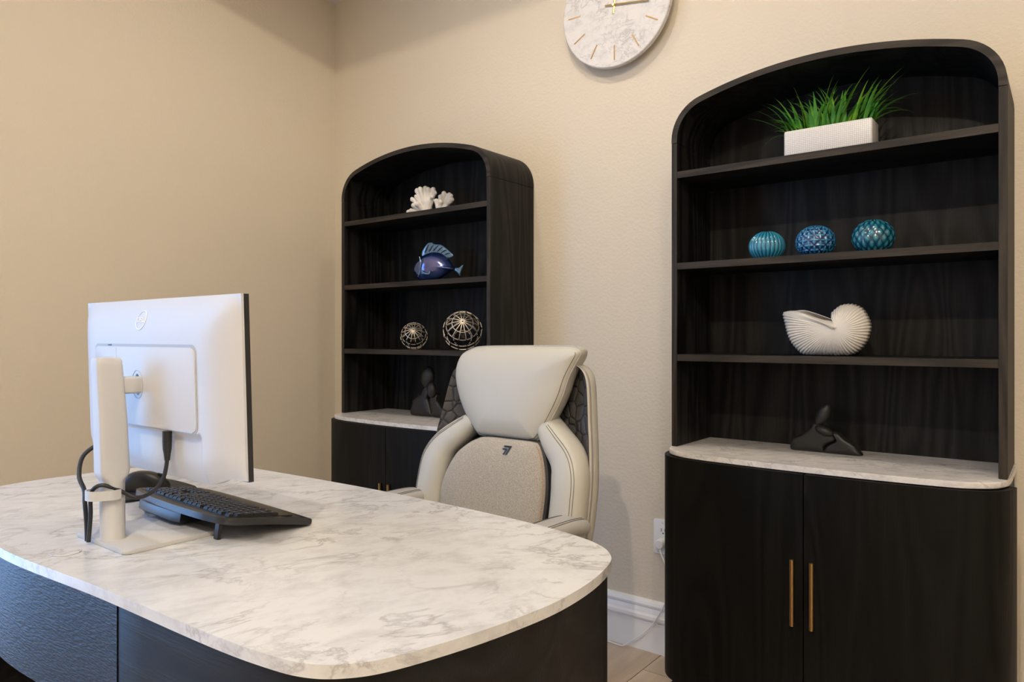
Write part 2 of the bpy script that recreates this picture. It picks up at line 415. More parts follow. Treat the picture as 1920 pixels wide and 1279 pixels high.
# ceiling lights
for i, (x, y, z) in enumerate(CANS):
    t = thing('ceiling_light', ('round recessed ceiling downlight in front of the clock', 'round recessed ceiling downlight in front of the smaller arched bookcase', 'round recessed ceiling downlight right of the larger arched bookcase')[i], 'ceiling light', (x, y, z), group='recessed ceiling downlights')
    lathe('trim_ring', [(.045, 0), (.045, -.004), (.070, -.004), (.074, 0), (.045, 0)], M_trim, t, 32)
    lathe('lens', [(0, -.001), (.045, -.001), (.045, .0), (0, .0)], M_lens, t, 24)
for lx, side in ((2.72, 'in line with the larger bookcase'), (3.55, 'right of the larger bookcase, added as fill')):  # the right one is added to brighten the lower back wall
    t = thing('pendant_lamp', 'small bare bulb pendant lamp on the raised ceiling ' + side, 'lamp', (lx, -2.95, TRAY), group='pendant lamps')
    lathe('canopy', [(0, 0), (.05, 0), (.045, -.02), (.0, -.025)], M_trim, t, 24)
    tube('rod', [(0, 0, -.02), (0, 0, -.085)], .004, M_brass, t)
    lathe('lamp_cap', [(0, -.08), (.016, -.082), (.018, -.098), (0, -.098)], M_brass, t, 20)

# ------------------------------------------------------------ arched bookcase
W, D, T = .808, .258, .017
S1, S2, S3, ZM = 1.538, 1.273, 1.008, .740
ARCH_TOP, RB, rc = 1.790, 1.12, .118
def arch(inset=0, n=10):
    """outer arch from left spring to right spring, local x 0..W"""
    r, R = rc - inset, RB - inset
    cxl, cxr, cm = rc, W - rc, W / 2; zt = ARCH_TOP - RB
    zc = zt + math.sqrt((RB - rc) ** 2 - (cm - rc) ** 2)
    a1 = math.atan2(zc - zt, cxl - cm)   # direction from big centre to small centre
    pts = []
    for k in range(n + 1):
        a = PI + (a1 - PI) * k / n; pts.append((cxl + r * math.cos(a), zc + r * math.sin(a)))
    for k in range(1, 2 * n):
        a = a1 + (PI - 2 * a1) * k / (2 * n) if False else a1 - (2 * a1 - PI) * k / (2 * n); pts.append((cm + R * math.cos(a), zt + R * math.sin(a)))
    for k in range(n + 1):
        a = (PI - a1) * (1 - k / n); pts.append((cxr + r * math.cos(a), zc + r * math.sin(a)))
    return pts, zc
def plan(a, b, sb, p, n=40, cx=W / 2, ymin=0.0):
    """half outline (front) of the base unit seen from above, from right wall end to left"""
    pts = []
    for k in range(n + 1):
        t = PI * k / n; c, s = math.cos(t), math.sin(t); lo, hi = 0., 2.
        for _ in range(32):
            m = (lo + hi) / 2; x, y = abs(m * c), abs(m * s)
            if (x / a) ** p + (y / max(b - sb * (x / a) ** 2, 1e-3)) ** p < 1: lo = m
            else: hi = m
        pts.append((cx + lo * c, -lo * s))
    return pts
def resample(P, n):
    P = [Vector((*p, 0)) for p in P]; d = [0]
    for i in range(1, len(P)): d.append(d[-1] + (P[i] - P[i - 1]).length)
    out = []; j = 0
    for k in range(n + 1):
        s = d[-1] * k / n
        while j < len(P) - 2 and d[j + 1] < s: j += 1
        t = (s - d[j]) / max(d[j + 1] - d[j], 1e-9); q = P[j].lerp(P[j + 1], t); out.append((q.x, q.y))
    return out
def strip_panel(name, line, thick, z0, z1, m, parent, bev=.0015):
    """vertical curved board following a plan line, thickness inward (to the left of travel)"""
    L = [Vector((*p, 0)) for p in line]; inner = []
    for i, p in enumerate(L):
        t = (L[min(i + 1, len(L) - 1)] - L[max(i - 1, 0)]).normalized(); inner.append(p + Vector((t.y, -t.x, 0)) * thick)
    pts = [(p.x, p.y) for p in L] + [(p.x, p.y) for p in reversed(inner)]
    return prism(name, pts, z0, z1, m, parent, bev=bev, seg=1, angle=30)
def make_bookcase():
    t = thing('arched_bookcase', '', 'bookcase', (1.867, -.003, 0), group='arched dark oak bookcases')
    F_, B_ = -D, 0
    out, zc = arch(); inn, _ = arch(T)
    seam = 1.6217
    # sides
    for x0, x1 in ((0, T), (W - T, W)):
        o = box('side_panel', x0, x1, F_, B_, ZM, seam - .0008, M_wood, t, bev=.0008, seg=1)
        box('front_edge', x0 + .0006, x1 - .0006, F_ - .0006, F_ + .002, ZM + .001, seam - .0015, M_edgez, o)
    # arch band
    V, Fc = [], []
    o_ = [(0, seam)] + out + [(W, seam)]; i_ = [(T, seam)] + inn + [(W - T, seam)]; n = len(o_)
    for pts in (o_, i_):
        for y in (F_, B_):
            for a, b in pts: V.append((a, y, b))
    for i in range(n - 1):
        Fc += [(i, i + 1, n + i + 1, n + i), (2 * n + i, 3 * n + i, 3 * n + i + 1, 2 * n + i + 1), (i, 2 * n + i, 2 * n + i + 1, i + 1), (n + i, n + i + 1, 3 * n + i + 1, 3 * n + i)]
    Fc += [(0, n, 3 * n, 2 * n), (n - 1, 3 * n - 1, 4 * n - 1, 2 * n - 1)]
    ao = ob('arch_panel', V, Fc, M_wood, t, angle=40)
    V, Fc = [], []
    for y in (F_ - .0007, F_ + .002):
        for pts in (o_, i_):
            for a, b in pts: V.append((a, y, b))
    for i in range(n - 1):
        Fc += [(i, i + 1, n + i + 1, n + i), (2 * n + i, 3 * n + i, 3 * n + i + 1, 2 * n + i + 1), (i, 2 * n + i, 2 * n + i + 1, i + 1), (n + i, n + i + 1, 3 * n + i + 1, 3 * n + i)]
    ob('front_edge', V, Fc, M_edge, ao, angle=40)
    # back
    prism('back_panel', [(T * .5, ZM)] + [(a, b) for a, b in arch(T * .6)[0]] + [(W - T * .5, ZM)], -.012, 0, M_wood, t, axis='y', smooth=False)
    for z in (S1, S2, S3):
        o = box('shelf', T, W - T, F_ + .004, -.012, z - .019, z, M_woodx, t)
        box('front_edge', T, W - T, F_ + .0005, F_ + .004, z - .019, z, M_edge, o)
    # base unit
    mp = plan(.409, .367, .030, 9, 72)
    prism('marble_top', [(W / 2 + .409, 0)] + mp[1:-1] + [(W / 2 - .409, 0)], ZM - .0145, ZM, M_marble2, t, bev=.0025, seg=3, angle=30)
    dp = resample(plan(.404, .361, .030, 9, 120), 200)
    N = 200
    half = N // 2
    li = next(i for i, p in enumerate(dp) if p[1] < -.235)
    def seg(a, b): return dp[a:b + 1]
    rightdoor = seg(li, half); leftdoor = seg(half, N - li)
    rd = [(max(x, W / 2 + .0015), y) for x, y in rightdoor]; ld = [(min(x, W / 2 - .0015), y) for x, y in leftdoor]
    zb, zt = .100, ZM - .017
    for line, hx in ((ld, W / 2 - .026), (rd, W / 2 + .020)):
        d = strip_panel('door', line, -.019, zb, zt, M_door, t)
        yh = -.362
        parts = [tubeg(cr([(hx, yh - .024, .349), (hx, yh - .024, .512)], 4), .0052, 12)]
        for z in (.385, .478): parts.append(tubeg([(hx, yh + .002, z), (hx, yh - .024, z)], .004, 10))
        V, Fc = merge(parts); part_label(ob('handle', V, Fc, M_brass, d), 'slim brass bar handle')
    for x0, x1 in ((W / 2 - .404, W / 2 - .385), (W / 2 + .385, W / 2 + .404)):
        box('side_panel', x0, x1, -.232, 0, .10, ZM - .015, M_door, t, bev=.001, seg=1)
    inner = [(W / 2 + .384, 0)] + plan(.384, .335, .028, 9, 40)[1:-1] + [(W / 2 - .384, 0)]
    prism('cabinet_body', inner, .102, ZM - .015, M_door, t, smooth=False)
    rail = [(W / 2 + .398, 0)] + plan(.398, .354, .030, 9, 60)[1:-1] + [(W / 2 - .398, 0)]
    prism('base_rail', rail, .066, .096, M_door, t, bev=.001, seg=1, angle=30)
    for x, y in ((W / 2 - .36, -.285), (W / 2 + .36, -.285), (W / 2 - .36, -.035), (W / 2 + .36, -.035)):
        V = []
        for z, r in ((.067, .032), (.0, .022)):
            for k in range(16): V.append((x + r * math.cos(PI * k / 8), y + r * math.sin(PI * k / 8), z))
        Fc = [(k, (k + 1) % 16, 16 + (k + 1) % 16, 16 + k) for k in range(16)] + [tuple(range(16)), tuple(range(16, 32))]
        ob('leg', V, Fc, M_door, t)
    return t
bk = make_bookcase()
bk['label'] = 'tall arched dark oak bookcase with the grass planter on its top shelf'
dup(bk, (.374, -.003, 0), 'tall arched dark oak bookcase behind the chair, with white coral on its top shelf')

# ------------------------------------------------------------ desk
DZ = .730
OUT = [(1.49, -1.806), (1.25, -1.79), (1.10, -1.775), (1.01, -1.752), (.955, -1.712), (.926, -1.655), (.911, -1.58), (.912, -1.49), (.921, -1.40), (.936, -1.32), (.957, -1.262), (.992, -1.218), (1.045, -1.194),
       (1.14, -1.181), (1.31, -1.170), (1.6, -1.160), (1.87, -1.167), (2.037, -1.179), (2.14, -1.198), (2.195, -1.219), (2.23, -1.247), (2.254, -1.287), (2.273, -1.367), (2.279, -1.454), (2.272, -1.53), (2.257, -1.61), (2.232, -1.693), (2.207, -1.733), (2.173, -1.757), (2.12, -1.769), (2.02, -1.778), (1.77, -1.788)]
OL = [(v.x, v.y) for v in cr([(a, b, 0) for a, b in OUT], 8, True)]
def inset(P, d):
    n = len(P); out = []
    for i in range(n):
        a, b = Vector(P[i - 1]), Vector(P[(i + 1) % n]); t = (b - a).normalized(); out.append((P[i][0] + t.y * d * SG, P[i][1] - t.x * d * SG))
    return out
ar = sum(OL[i - 1][0] * OL[i][1] - OL[i][0] * OL[i - 1][1] for i in range(len(OL)))
SG = -1 if ar > 0 else 1
ROOT = (1.595, -1.485, 0)
def rel(P, r): return [(a - r[0], b - r[1]) for a, b in P]
t = thing('desk', 'dark oak desk with a rounded white marble top, monitor standing on it', 'desk', ROOT)
desk = t
prism('marble_top', rel(OL, ROOT), DZ - .0145, DZ, M_marble, t, bev=.003, seg=3, angle=30)
IN = inset(OL, .006)
def run(pred): return [p for p in IN if pred(p)]
def chain(pred):
    n = len(IN); st = next(i for i in range(n) if pred(IN[i]) and not pred(IN[i - 1])); out = []
    i = st
    while pred(IN[i % n]) and len(out) < n: out.append(IN[i % n]); i += 1
    return out
XS, XK = 1.809, 1.20
def ped(xa, right):
    P = [p for p in chain(lambda p: (p[0] > xa) if right else (p[0] < xa))]
    return P
pr_ = ped(XS + .001, True); pr_ = [(XS + .001, pr_[0][1])] + pr_ + [(XS + .001, pr_[-1][1])]
prism('pedestal', rel(pr_, ROOT), .05, DZ - .015, M_ped, t, bev=.0015, seg=1, angle=30)
pl_ = ped(XK, False)
prism('pedestal', rel(pl_, ROOT), .05, DZ - .015, M_ped, t, bev=.0015, seg=1, angle=30)
for P, x0 in ((pr_, 0), (pl_, 0)):
    q = inset(P, .03); cx = sum(p[0] for p in P) / len(P); cy = sum(p[1] for p in P) / len(P)
    prism('plinth', rel([(cx + (a - cx) * .9, cy + (b - cy) * .9) for a, b in P], ROOT), 0, .05, M_desk, t, smooth=False)
fr = [p for p in chain(lambda p: XK <= p[0] <= XS - .001 and p[1] < -1.5)]
fr = sorted(fr); fr = [(XK, fr[0][1])] + fr + [(XS - .001, fr[-1][1])]
part_label(strip_panel('front_apron', rel(fr, ROOT), -.02, .552, DZ - .015, M_desk, t), 'curved dark apron board over the knee space')
ba = sorted([p for p in IN if XK <= p[0] <= XS - .001 and p[1] > -1.4])
strip_panel('drawer_front', rel([(XK, ba[0][1])] + ba + [(XS, ba[-1][1])], ROOT), .02, .60, DZ - .015, M_desk, t)
box('modesty_panel', XK - ROOT[0], XS - ROOT[0], -.02, 0, .30, .70, M_desk, t)
lathe('grommet_cap', [(0, .0), (.020, .0), (.021, .0006), (.0205, .0014), (.0, .0014)], M_marble, t, 32, c=(-.022, -.268, DZ))

# ------------------------------------------------------------ monitor
MX, MY = 1.571, -1.684
t = thing('monitor', 'white computer monitor seen from behind, on a white stand', 'monitor', (MX, MY, DZ + .0005)); mon = t
def mz(z): return z - DZ - .0005
prism('stand_base', rrect(1.483 - MX, 1.662 - MX, -1.706 - MY, -1.556 - MY, .010), 0, .0065, M_white2, t, bev=.002, seg=2)
# pole
V, Fc = [], []
def sec(z, hx, hy, p, dy, n=40):
    for k in range(n):
        a = 2 * PI * k / n; c, s = math.cos(a), math.sin(a)
        V.append((math.copysign(abs(c) ** (2 / p), c) * hx, dy + math.copysign(abs(s) ** (2 / p), s) * hy, mz(z)))
secs = [(.7365, .0225, .0190, 2.2, 0), (.739, .0205, .0172, 2.2, 0), (.829, .0200, .0172, 2.3, -.001), (.8325, .0200, .0180, 3, -.001), (.838, .0190, .0212, 4.5, -.001), (.846, .0180, .0225, 6, -.001), (.93, .0170, .0215, 6, -.004), (1.012, .0155, .0200, 6, -.009), (1.021, .0150, .0195, 6, -.0095), (1.0255, .0132, .0178, 5, -.0095), (1.0268, .009, .012, 4, -.0095)]
for s_ in secs: sec(*s_)
n = 40
for r in range(len(secs) - 1):
    for k in range(n): Fc.append((r * n + k, r * n + (k + 1) % n, (r + 1) * n + (k + 1) % n, (r + 1) * n + k))
Fc += [tuple(range(n)), tuple(range((len(secs) - 1) * n, len(secs) * n))]
ob('stand_pole', V, Fc, M_white2, t, angle=40)
HY = -1.645 - MY       # housing surface, local y
bm = bmesh.new(); boxbm(bm, -.0125, .0125, .008, HY + .004, mz(.967), mz(.9945), .004, 3); fbm('mount_arm', bm, M_white2, t)
# cable clip
L = [(.0215 * math.cos(a), -.001 + .0185 * math.sin(a), mz(.806)) for a in [math.radians(d) for d in range(-20, -90, -12)]]
band = [(.0225, .002), (.0232, -.010), (.018, -.020), (.012, -.031), (0, -.036), (-.012, -.034), (-.018, -.026), (-.021, -.012)]
bl = cr([(a, b, 0) for a, b in band], 4); V, Fc = [], []
for p in bl:
    for z in (.8025, .8175): V.append((p.x, p.y, mz(z)))
nb = len(bl)
for i, p in enumerate(bl):
    tt = (bl[min(i + 1, nb - 1)] - bl[max(i - 1, 0)]).normalized(); q = p + Vector((tt.y, -tt.x, 0)) * -.0025
    for z in (.8025, .8175): V.append((q.x, q.y, mz(z)))
for i in range(nb - 1):
    a = 2 * i; b = 2 * nb + 2 * i
    Fc += [(a, a + 2, a + 3, a + 1), (b, b + 1, b + 3, b + 2), (a, b, b + 2, a + 2), (a + 1, a + 3, b + 3, b + 1)]
Fc += [(0, 1, 2 * nb + 1, 2 * nb), (2 * nb - 2, 4 * nb - 2, 4 * nb - 1, 2 * nb - 1)]
ob('cable_clip', V, Fc, M_white2, t)
# panel
PXC = .011; HWD = .2575; RIM = -1.615 - MY; ZT = 1.122; ZB = .848
def tilt(x, y, z): return (x, y + (z - .99) * -.030, mz(z))
def sm(a): a = max(0, min(1, a)); return 1 - (1 - a) ** 2.2
def zbot(x): 
    a = max(0, min(1, (abs(x) - .165) / .07)); a = a * a * (3 - 2 * a); return .834 + .015 * a
def depth(x, z):
    dx = (HWD - abs(x)) / .088; dt = (ZT - z) / .078
    m = -math.log(math.exp(-7 * dx) + math.exp(-7 * dt) + math.exp(-7 * 1.25)) / 7
    d = .004 + .024 * sm(m)
    if z < .912 and abs(x) < .178:
        f = min(1, (.912 - z) / .004) * min(1, (.178 - abs(x)) / .006); d -= .008 * f
    f = max(0, min(1, (z - zbot(x)) / .045)); d *= .50 + .50 * sm(f)
    return d
NX, NZ = 120, 80; V, Fc = [], []
for j in range(NZ + 1):
    for i in range(NX + 1):
        x = -HWD + 2 * HWD * i / NX; zb = zbot(x); z = zb + (ZT - zb) * j / NZ
        V.append(tilt(x + PXC, RIM - depth(x, z), z))
nf = len(V)
for j in range(NZ + 1):
    for i in range(NX + 1):
        x = -HWD + 2 * HWD * i / NX; zb = zbot(x); z = zb + (ZT - zb) * j / NZ
        V.append(tilt(x + PXC, RIM, z))
w_ = NX + 1
for j in range(NZ):
    for i in range(NX): a = j * w_ + i; Fc.append((a, a + 1, a + w_ + 1, a + w_))
for j in range(NZ):
    for i in (0, NX): a = j * w_ + i; Fc.append((a, a + w_, nf + a + w_, nf + a))
for i in range(NX):
    for j in (0, NZ): a = j * w_ + i; Fc.append((a, a + 1, nf + a + 1, nf + a))
Fc.append(tuple([nf + i for i in range(w_)] + [nf + j * w_ + NX for j in range(1, NZ + 1)] + [nf + NZ * w_ + i for i in range(NX - 1, -1, -1)] + [nf + j * w_ for j in range(NZ - 1, 0, -1)]))
cover = ob('back_cover', V, Fc, M_white, t, angle=50)
V = [tilt(x + PXC, y, z) for x in (-HWD, HWD) for y in (RIM + .0004, RIM + .0085) for z in (ZB - .001, ZT)]
scr = ob('screen_panel', V, [(0, 1, 3, 2), (4, 6, 7, 5), (0, 4, 5, 1), (2, 3, 7, 6), (0, 2, 6, 4), (1, 5, 7, 3)], M_blackg, t, smooth=False)
part_label(scr, 'thin black screen edge')
# housing
bm = bmesh.new(); rr = rrect(-.170 + PXC, .170 + PXC, .914, 1.043, .012)
def tv(c): return Vector(tilt(c.x, c.y, c.z))
prism('groove', rrect(-.1722 + PXC, .1722 + PXC, .912, 1.0475, .013), RIM - .0288, RIM - .02, M_groove, t, axis='y', tf=tv)
prism('rear_housing', rr, RIM - .0305, RIM - .018, M_white, t, bev=.002, axis='y', tf=tv)
V, Fc = merge([boxg(-.085 + PXC, -.0845 + PXC, RIM - .0307, RIM - .03, .916, 1.041)]); ob('seam_line', [tilt(*v) for v in V], Fc, M_groove, t, smooth=False)
def ellring(cx, cz, rx, rz, wd, y0, y1, n=40):
    V, Fc = [], []
    for r in (1, 0):
        for y in (y0, y1):
            for k in range(n):
                a = 2 * PI * k / n; V.append((cx + (rx - wd * (1 - r)) * math.cos(a), y, cz + (rz - wd * (1 - r)) * math.sin(a)))
    for k in range(n):
        q = (k + 1) % n; Fc += [(k, q, n + q, n + k), (2 * n + k, 3 * n + k, 3 * n + q, 2 * n + q), (k, 2 * n + k, 2 * n + q, q), (n + k, n + q, 3 * n + q, 3 * n + k)]
    return V, Fc
V, Fc = ellring(0, .981, .019, .0235, .0008, RIM - .0310, RIM - .030); ob('mount_ring', [tilt(*v) for v in V], Fc, M_groove, t)
hole = [(.0078 * math.cos(2 * PI * k / 24), .981 + .0178 * math.sin(2 * PI * k / 24)) for k in range(24)]
prism('mount_recess', hole, RIM - .0309, RIM - .030, M_black, t, axis='y', tf=tv, smooth=False)
# logo: circle with the word, lying on the upper slope
def onface(x, z): return tilt(x + PXC, RIM - depth(x, z) - .0006, z)
LX, LZ, LR = -.010, 1.087, .0160
n = 48; V, Fc = [], []
for rr_ in (LR, LR - .0011):
    for lift in (0, -.0004):
        for k in range(n):
            a = 2 * PI * k / n; p = onface(LX + rr_ * math.cos(a), LZ + rr_ * math.sin(a)); V.append((p[0], p[1] + lift, p[2]))
for k in range(n):
    q = (k + 1) % n; Fc += [(k, q, n + q, n + k), (2 * n + k, 3 * n + k, 3 * n + q, 2 * n + q), (k, 2 * n + k, 2 * n + q, q), (n + k, n + q, 3 * n + q, 3 * n + k)]
ob('logo_ring', V, Fc, M_logo, t)
def tfl(c):
    p = onface(LX + c.x, LZ + c.y); return Vector((p[0], p[1] - c.z, p[2]))
text_mesh('logo_lettering', 'DELL', .0118, M_logo, t, tf=tfl)
prism('vent_slot', rrect(-.118 + PXC, -.106 + PXC, 1.0445, 1.0465, .0008, 2), RIM - .0295, RIM - .028, M_black, t, axis='y', tf=tv, smooth=False)

# cables of the monitor (world coordinates)
def cable(name, pts, r, label, cat='cable', group=None, plug=None):
    o = Vector(pts[0]); r0 = thing(name, label, cat, o, group=group)
    tube('cord', [Vector(p) - o for p in pts], r, M_cable, r0, n=10, smooth_path=8)
    return r0, o
pw_, o = cable('power_cable', [(1.668, -1.6445, .900), (1.668, -1.6445, .868), (1.655, -1.645, .835), (1.632, -1.652, .812), (1.607, -1.664, .803), (1.592, -1.680, .8135), (1.583, -1.704, .826), (1.570, -1.714, .818), (1.563, -1.714, .800), (1.561, -1.713, .78), (1.560, -1.714, .757), (1.5605, -1.716, .7355)], .0032, 'black power cable hanging from the monitor back and looping through the stand clip', group='monitor cables')
V, Fc = tubeg([Vector((0, 0, .012)), Vector((0, 0, -.004)), Vector((0, 0, -.016)), Vector((0, 0, -.024)), Vector((0, 0, -.034))], [.0072, .0072, .0066, .0052, .0042], 12)
part_label(ob('plug', V, Fc, M_black, pw_), 'black moulded plug')
cable('display_cable', [(1.520, -1.662, .885), (1.507, -1.680, .880), (1.499, -1.700, .862), (1.505, -1.708, .832), (1.524, -1.708, .812), (1.547, -1.716, .798), (1.548, -1.715, .780), (1.549, -1.714, .76), (1.552, -1.7145, .7355)], .0035, 'black display cable arching out left of the stand and down through its clip', group='monitor cables')

# ------------------------------------------------------------ mouse pad, mouse, keyboard
pad = [(1.302, -1.412), (1.283, -1.391), (1.165, -1.389), (1.112, -1.418), (1.106, -1.468), (1.142, -1.518), (1.205, -1.549), (1.28, -1.560), (1.308, -1.545), (1.313, -1.475)]
pc = (1.21, -1.475)
P = [(v.x - pc[0], v.y - pc[1]) for v in cr([(a, b, 0) for a, b in pad], 6, True)]
po_ = prism('mouse_pad', P, 0, .005, mat('black_pad_fabric', (.012, .013, .015), .55), None, bev=.0015, seg=2, loc=(pc[0], pc[1], DZ + .0003))
tag(po_, 'black mouse pad lying behind the keyboard under the mouse', 'mouse pad')
t = thing('mouse', 'black computer mouse on the black pad behind the monitor stand', 'computer mouse', (1.228, -1.473, DZ + .0055), (0, 0, math.radians(-38)))
V, Fc = [], []
nu, nv = 32, 10
for j in range(nv + 1):
    for i in range(nu):
        a = 2 * PI * i / nu; f = math.cos(PI / 2 * j / nv); h = math.sin(PI / 2 * j / nv)
        x = .033 * f ** .6 * math.copysign(abs(math.cos(a)) ** .85, math.cos(a)); y = .056 * f ** .6 * math.copysign(abs(math.sin(a)) ** .85, math.sin(a))
        V.append((x, y, .004 + .034 * h * (1 - .35 * (y / .056 + .2) ** 2)))
for j in range(nv):
    for i in range(nu): Fc.append((j * nu + i, j * nu + (i + 1) % nu, (j + 1) * nu + (i + 1) % nu, (j + 1) * nu + i))
Fc.append(tuple(range(nu))); Fc.append(tuple(nv * nu + i for i in range(nu)))
ob('mouse_shell', V, Fc, M_black, t, angle=60); t.scale = (.9, .9, 1)
prism('mouse_base', [(.033 * math.cos(2 * PI * k / 32), .056 * math.sin(2 * PI * k / 32)) for k in range(32)], 0, .0045, M_blackg, t)
V, Fc = tubeg([(-.003, 0, 0), (.003, 0, 0)], .008, 16); ob('scroll_wheel', [(v.x, v.y + .034, v.z + .0265) for v in V], Fc, M_blackg, t)

KR = (1.556, -1.496, .7455)
t = thing('keyboard', 'black full size keyboard tilted on two rear feet in front of the monitor base', 'keyboard', KR, (math.radians(-8.5), 0, math.radians(-3.2))); kb = t
kout = [(-.180, -.060), (-.168, -.078), (-.12, -.088), (-.04, -.0935), (.04, -.0935), (.12, -.088), (.165, -.078), (.179, -.062), (.183, 0), (.181, .070), (.170, .082), (.10, .089), (0, .091), (-.10, .089), (-.170, .082), (-.181, .070), (-.183, 0)]
K = [(v.x, v.y) for v in cr([(a, b, 0) for a, b in kout], 4, True)]
def kt(c):
    z = c.z
    if c.y > .04: z = c.z * (1 - .55 * min(1, (c.y - .04) / .05))
    if c.z < .008 and c.y > 0: z = c.z - .005 * min(1, c.y / .07)
    return Vector((c.x, c.y, z))
prism('case', K, .0035, .014, M_blackg, t, bev=.003, seg=2, tf=kt)
prism('key_tray', rrect(-.170, .170, -.070, .048, .004), .0125, .0146, M_black, t)
prism('battery_box', [(-.115, -.091), (-.075, -.0945), (.02, -.0945), (.045, -.088), (.035, -.045), (-.115, -.045)], -.0145, .0035, M_blackg, t, bev=.003, seg=2)
for x in (-.133, .137):
    V, Fc = merge([boxg(x - .006, x + .006, -.070, -.064, -.0250, .001)]); 
    ob('foot', V, Fc, M_black, t, smooth=False)
M_key = mat('key_plastic', (.009, .009, .010), .5); M_kl = mat('key_print', (.5, .5, .5), .6)
def keymesh(w_, h_):
    bm = bmesh.new(); vs = []
    for z, s in ((0, 0), (.0042, .0016)):
        for x, y in ((-w_ / 2 + s, -h_ / 2 + s), (w_ / 2 - s, -h_ / 2 + s), (w_ / 2 - s, h_ / 2 - s), (-w_ / 2 + s, h_ / 2 - s)): vs.append(bm.verts.new((x, y, z)))
    for q in ((3, 2, 1, 0), (4, 5, 6, 7), (0, 1, 5, 4), (1, 2, 6, 5), (2, 3, 7, 6), (3, 0, 4, 7)): bm.faces.new([vs[i] for i in q])
    b = [bm.verts.new(p) for p in ((-.0018, -.0012, .00435), (.0012, -.0012, .00435), (.0012, .0012, .00435), (-.0018, .0012, .00435))]
    f = bm.faces.new(b); f.material_index = 1
    me = bpy.data.meshes.new('key'); bm.to_mesh(me); bm.free(); me.materials.append(M_key); me.materials.append(M_kl); return me
km = {}
def key(x, y, w_, h_=.0145):
    k_ = (round(w_, 4), round(h_, 4))
    if k_ not in km: km[k_] = keymesh(w_ - .0018, h_ - .0012)
    o = bpy.data.objects.new('key', km[k_]); C.objects.link(o); o.parent = t; o.location = (x, y, .0146)
u = .0158; x_r = .166     # user sits on the +y side, so the left end of the keyboard is at +x
rows = [(-.0625, .011, [1, None, 1, 1, 1, 1, None, 1, 1, 1, 1, None, 1, 1, 1, 1]), (-.046, .0145, [1] * 13 + [2]), (-.0305, .0145, [1.5] + [1] * 12 + [1.5]), (-.015, .0145, [1.75] + [1] * 11 + [2.25]), (.0005, .0145, [2.25] + [1] * 10 + [2.75]), (.016, .0145, [1.25, 1.25, 1.25, 6.25, 1.25, 1.25, 1.25, 1.25])]
for y, h_, ks in rows:
    x = x_r
    tot = sum(.6 if q is None else q for q in ks); f = 15 / tot
    for q in ks:
        w_ = (.6 if q is None else q) * u * f
        if q is not None: key(x - w_ / 2, y, w_, h_)
        x -= w_
for r in range(6):
    for c in range(5):
        if r in (3,) and c < 2: continue
        key(x_r - 15.25 * u - (c + .5) * .0155 * 1.0 + (0), rows[r][0], .0155, rows[r][1])

# ------------------------------------------------------------ office chair
CR = (1.585, -.64, 0)
def ct(v, yd=0):   # reclined chair back: local (x, depth, z)
    return Vector((v.x, v.y + yd - .2 * (.97 - v.z), v.z))
t = thing('office_chair', 'pale grey leather executive chair pushed up behind the marble desk', 'office chair', CR); chair = t
# shell: U shaped
hw = [(.47, .262), (.55, .272), (.62, .276), (.70, .274), (.78, .264), (.85, .252), (.90, .244), (.94, .236), (.965, .225), (.982, .205), (.990, .17)]
hs = cr([(b, 0, a) for a, b in hw], 4)
def shell_pt(s, w_, z, off=0): # s -1..1 across
    return Vector((s * w_, .085 * (1 - abs(s) ** 3.0) + off, z))
nz, ns = len(hs), 32
def shell_surf(off, grow=0):
    V = []
    for p in hs:
        for i in range(ns + 1):
            s = -1 + 2 * i / ns; V.append(ct(shell_pt(s, p.x + grow, p.z, off)))
    return V
V1 = shell_surf(-.004, -.004); V2 = shell_surf(.018, 0); V = V1 + V2; Fc = []; w_ = ns + 1; N1 = len(V1)
for j in range(nz - 1):
    for i in range(ns): a = j * w_ + i; Fc.append((a, a + 1, a + w_ + 1, a + w_))
ob('quilted_lining', V1, list(Fc), M_quilt, t, angle=60)
part_label(bpy.data.objects[bpy.context.scene.collection.objects[-1].name], 'dark grey quilted lining')
Fo = [tuple(q) for q in Fc]
V3 = shell_surf(.002); V = V3 + V2; Fo += [tuple(i + N1 for i in q) for q in Fc]
for j in range(nz - 1):
    for i in (0, ns): a = j * w_ + i; Fo.append((a, a + w_, N1 + a + w_, N1 + a))
for i in range(ns):
    for j in (0, nz - 1): a = j * w_ + i; Fo.append((a, a + 1, N1 + a + 1, N1 + a))
ob('back_shell', V, Fo, M_leather2, t, angle=50)
# rim along the shell edge
for s in (-1, 1):
    V, Fc = [], []; n = 12
    for i, p in enumerate(hs):
        k = min(1, (len(hs) - 1 - i) / 4 + .35)
        base = Vector((s * p.x, 0, p.z))
        for q in range(n):
            a = 2 * PI * q / n; V.append(ct(base + Vector((s * (.0065 * math.cos(a) - .0055) * k, .022 * math.sin(a) * k + .021, 0))))
    for i in range(len(hs) - 1):
        for q in range(n): Fc.append((i * n + q, i * n + (q + 1) % n, (i + 1) * n + (q + 1) % n, (i + 1) * n + q))
    Fc += [tuple(range(n)), tuple((len(hs) - 1) * n + q for q in range(n))]
    ob('shell_rim', V, Fc, M_leather, t, angle=60)
def stitch(path, r=.0009, m=None, parent=None, tf=ct, name='stitching'):
    V, Fc = tubeg([tf(Vector(p)) for p in path], r, 6); return ob(name, V, Fc, m or M_thread, parent or t)
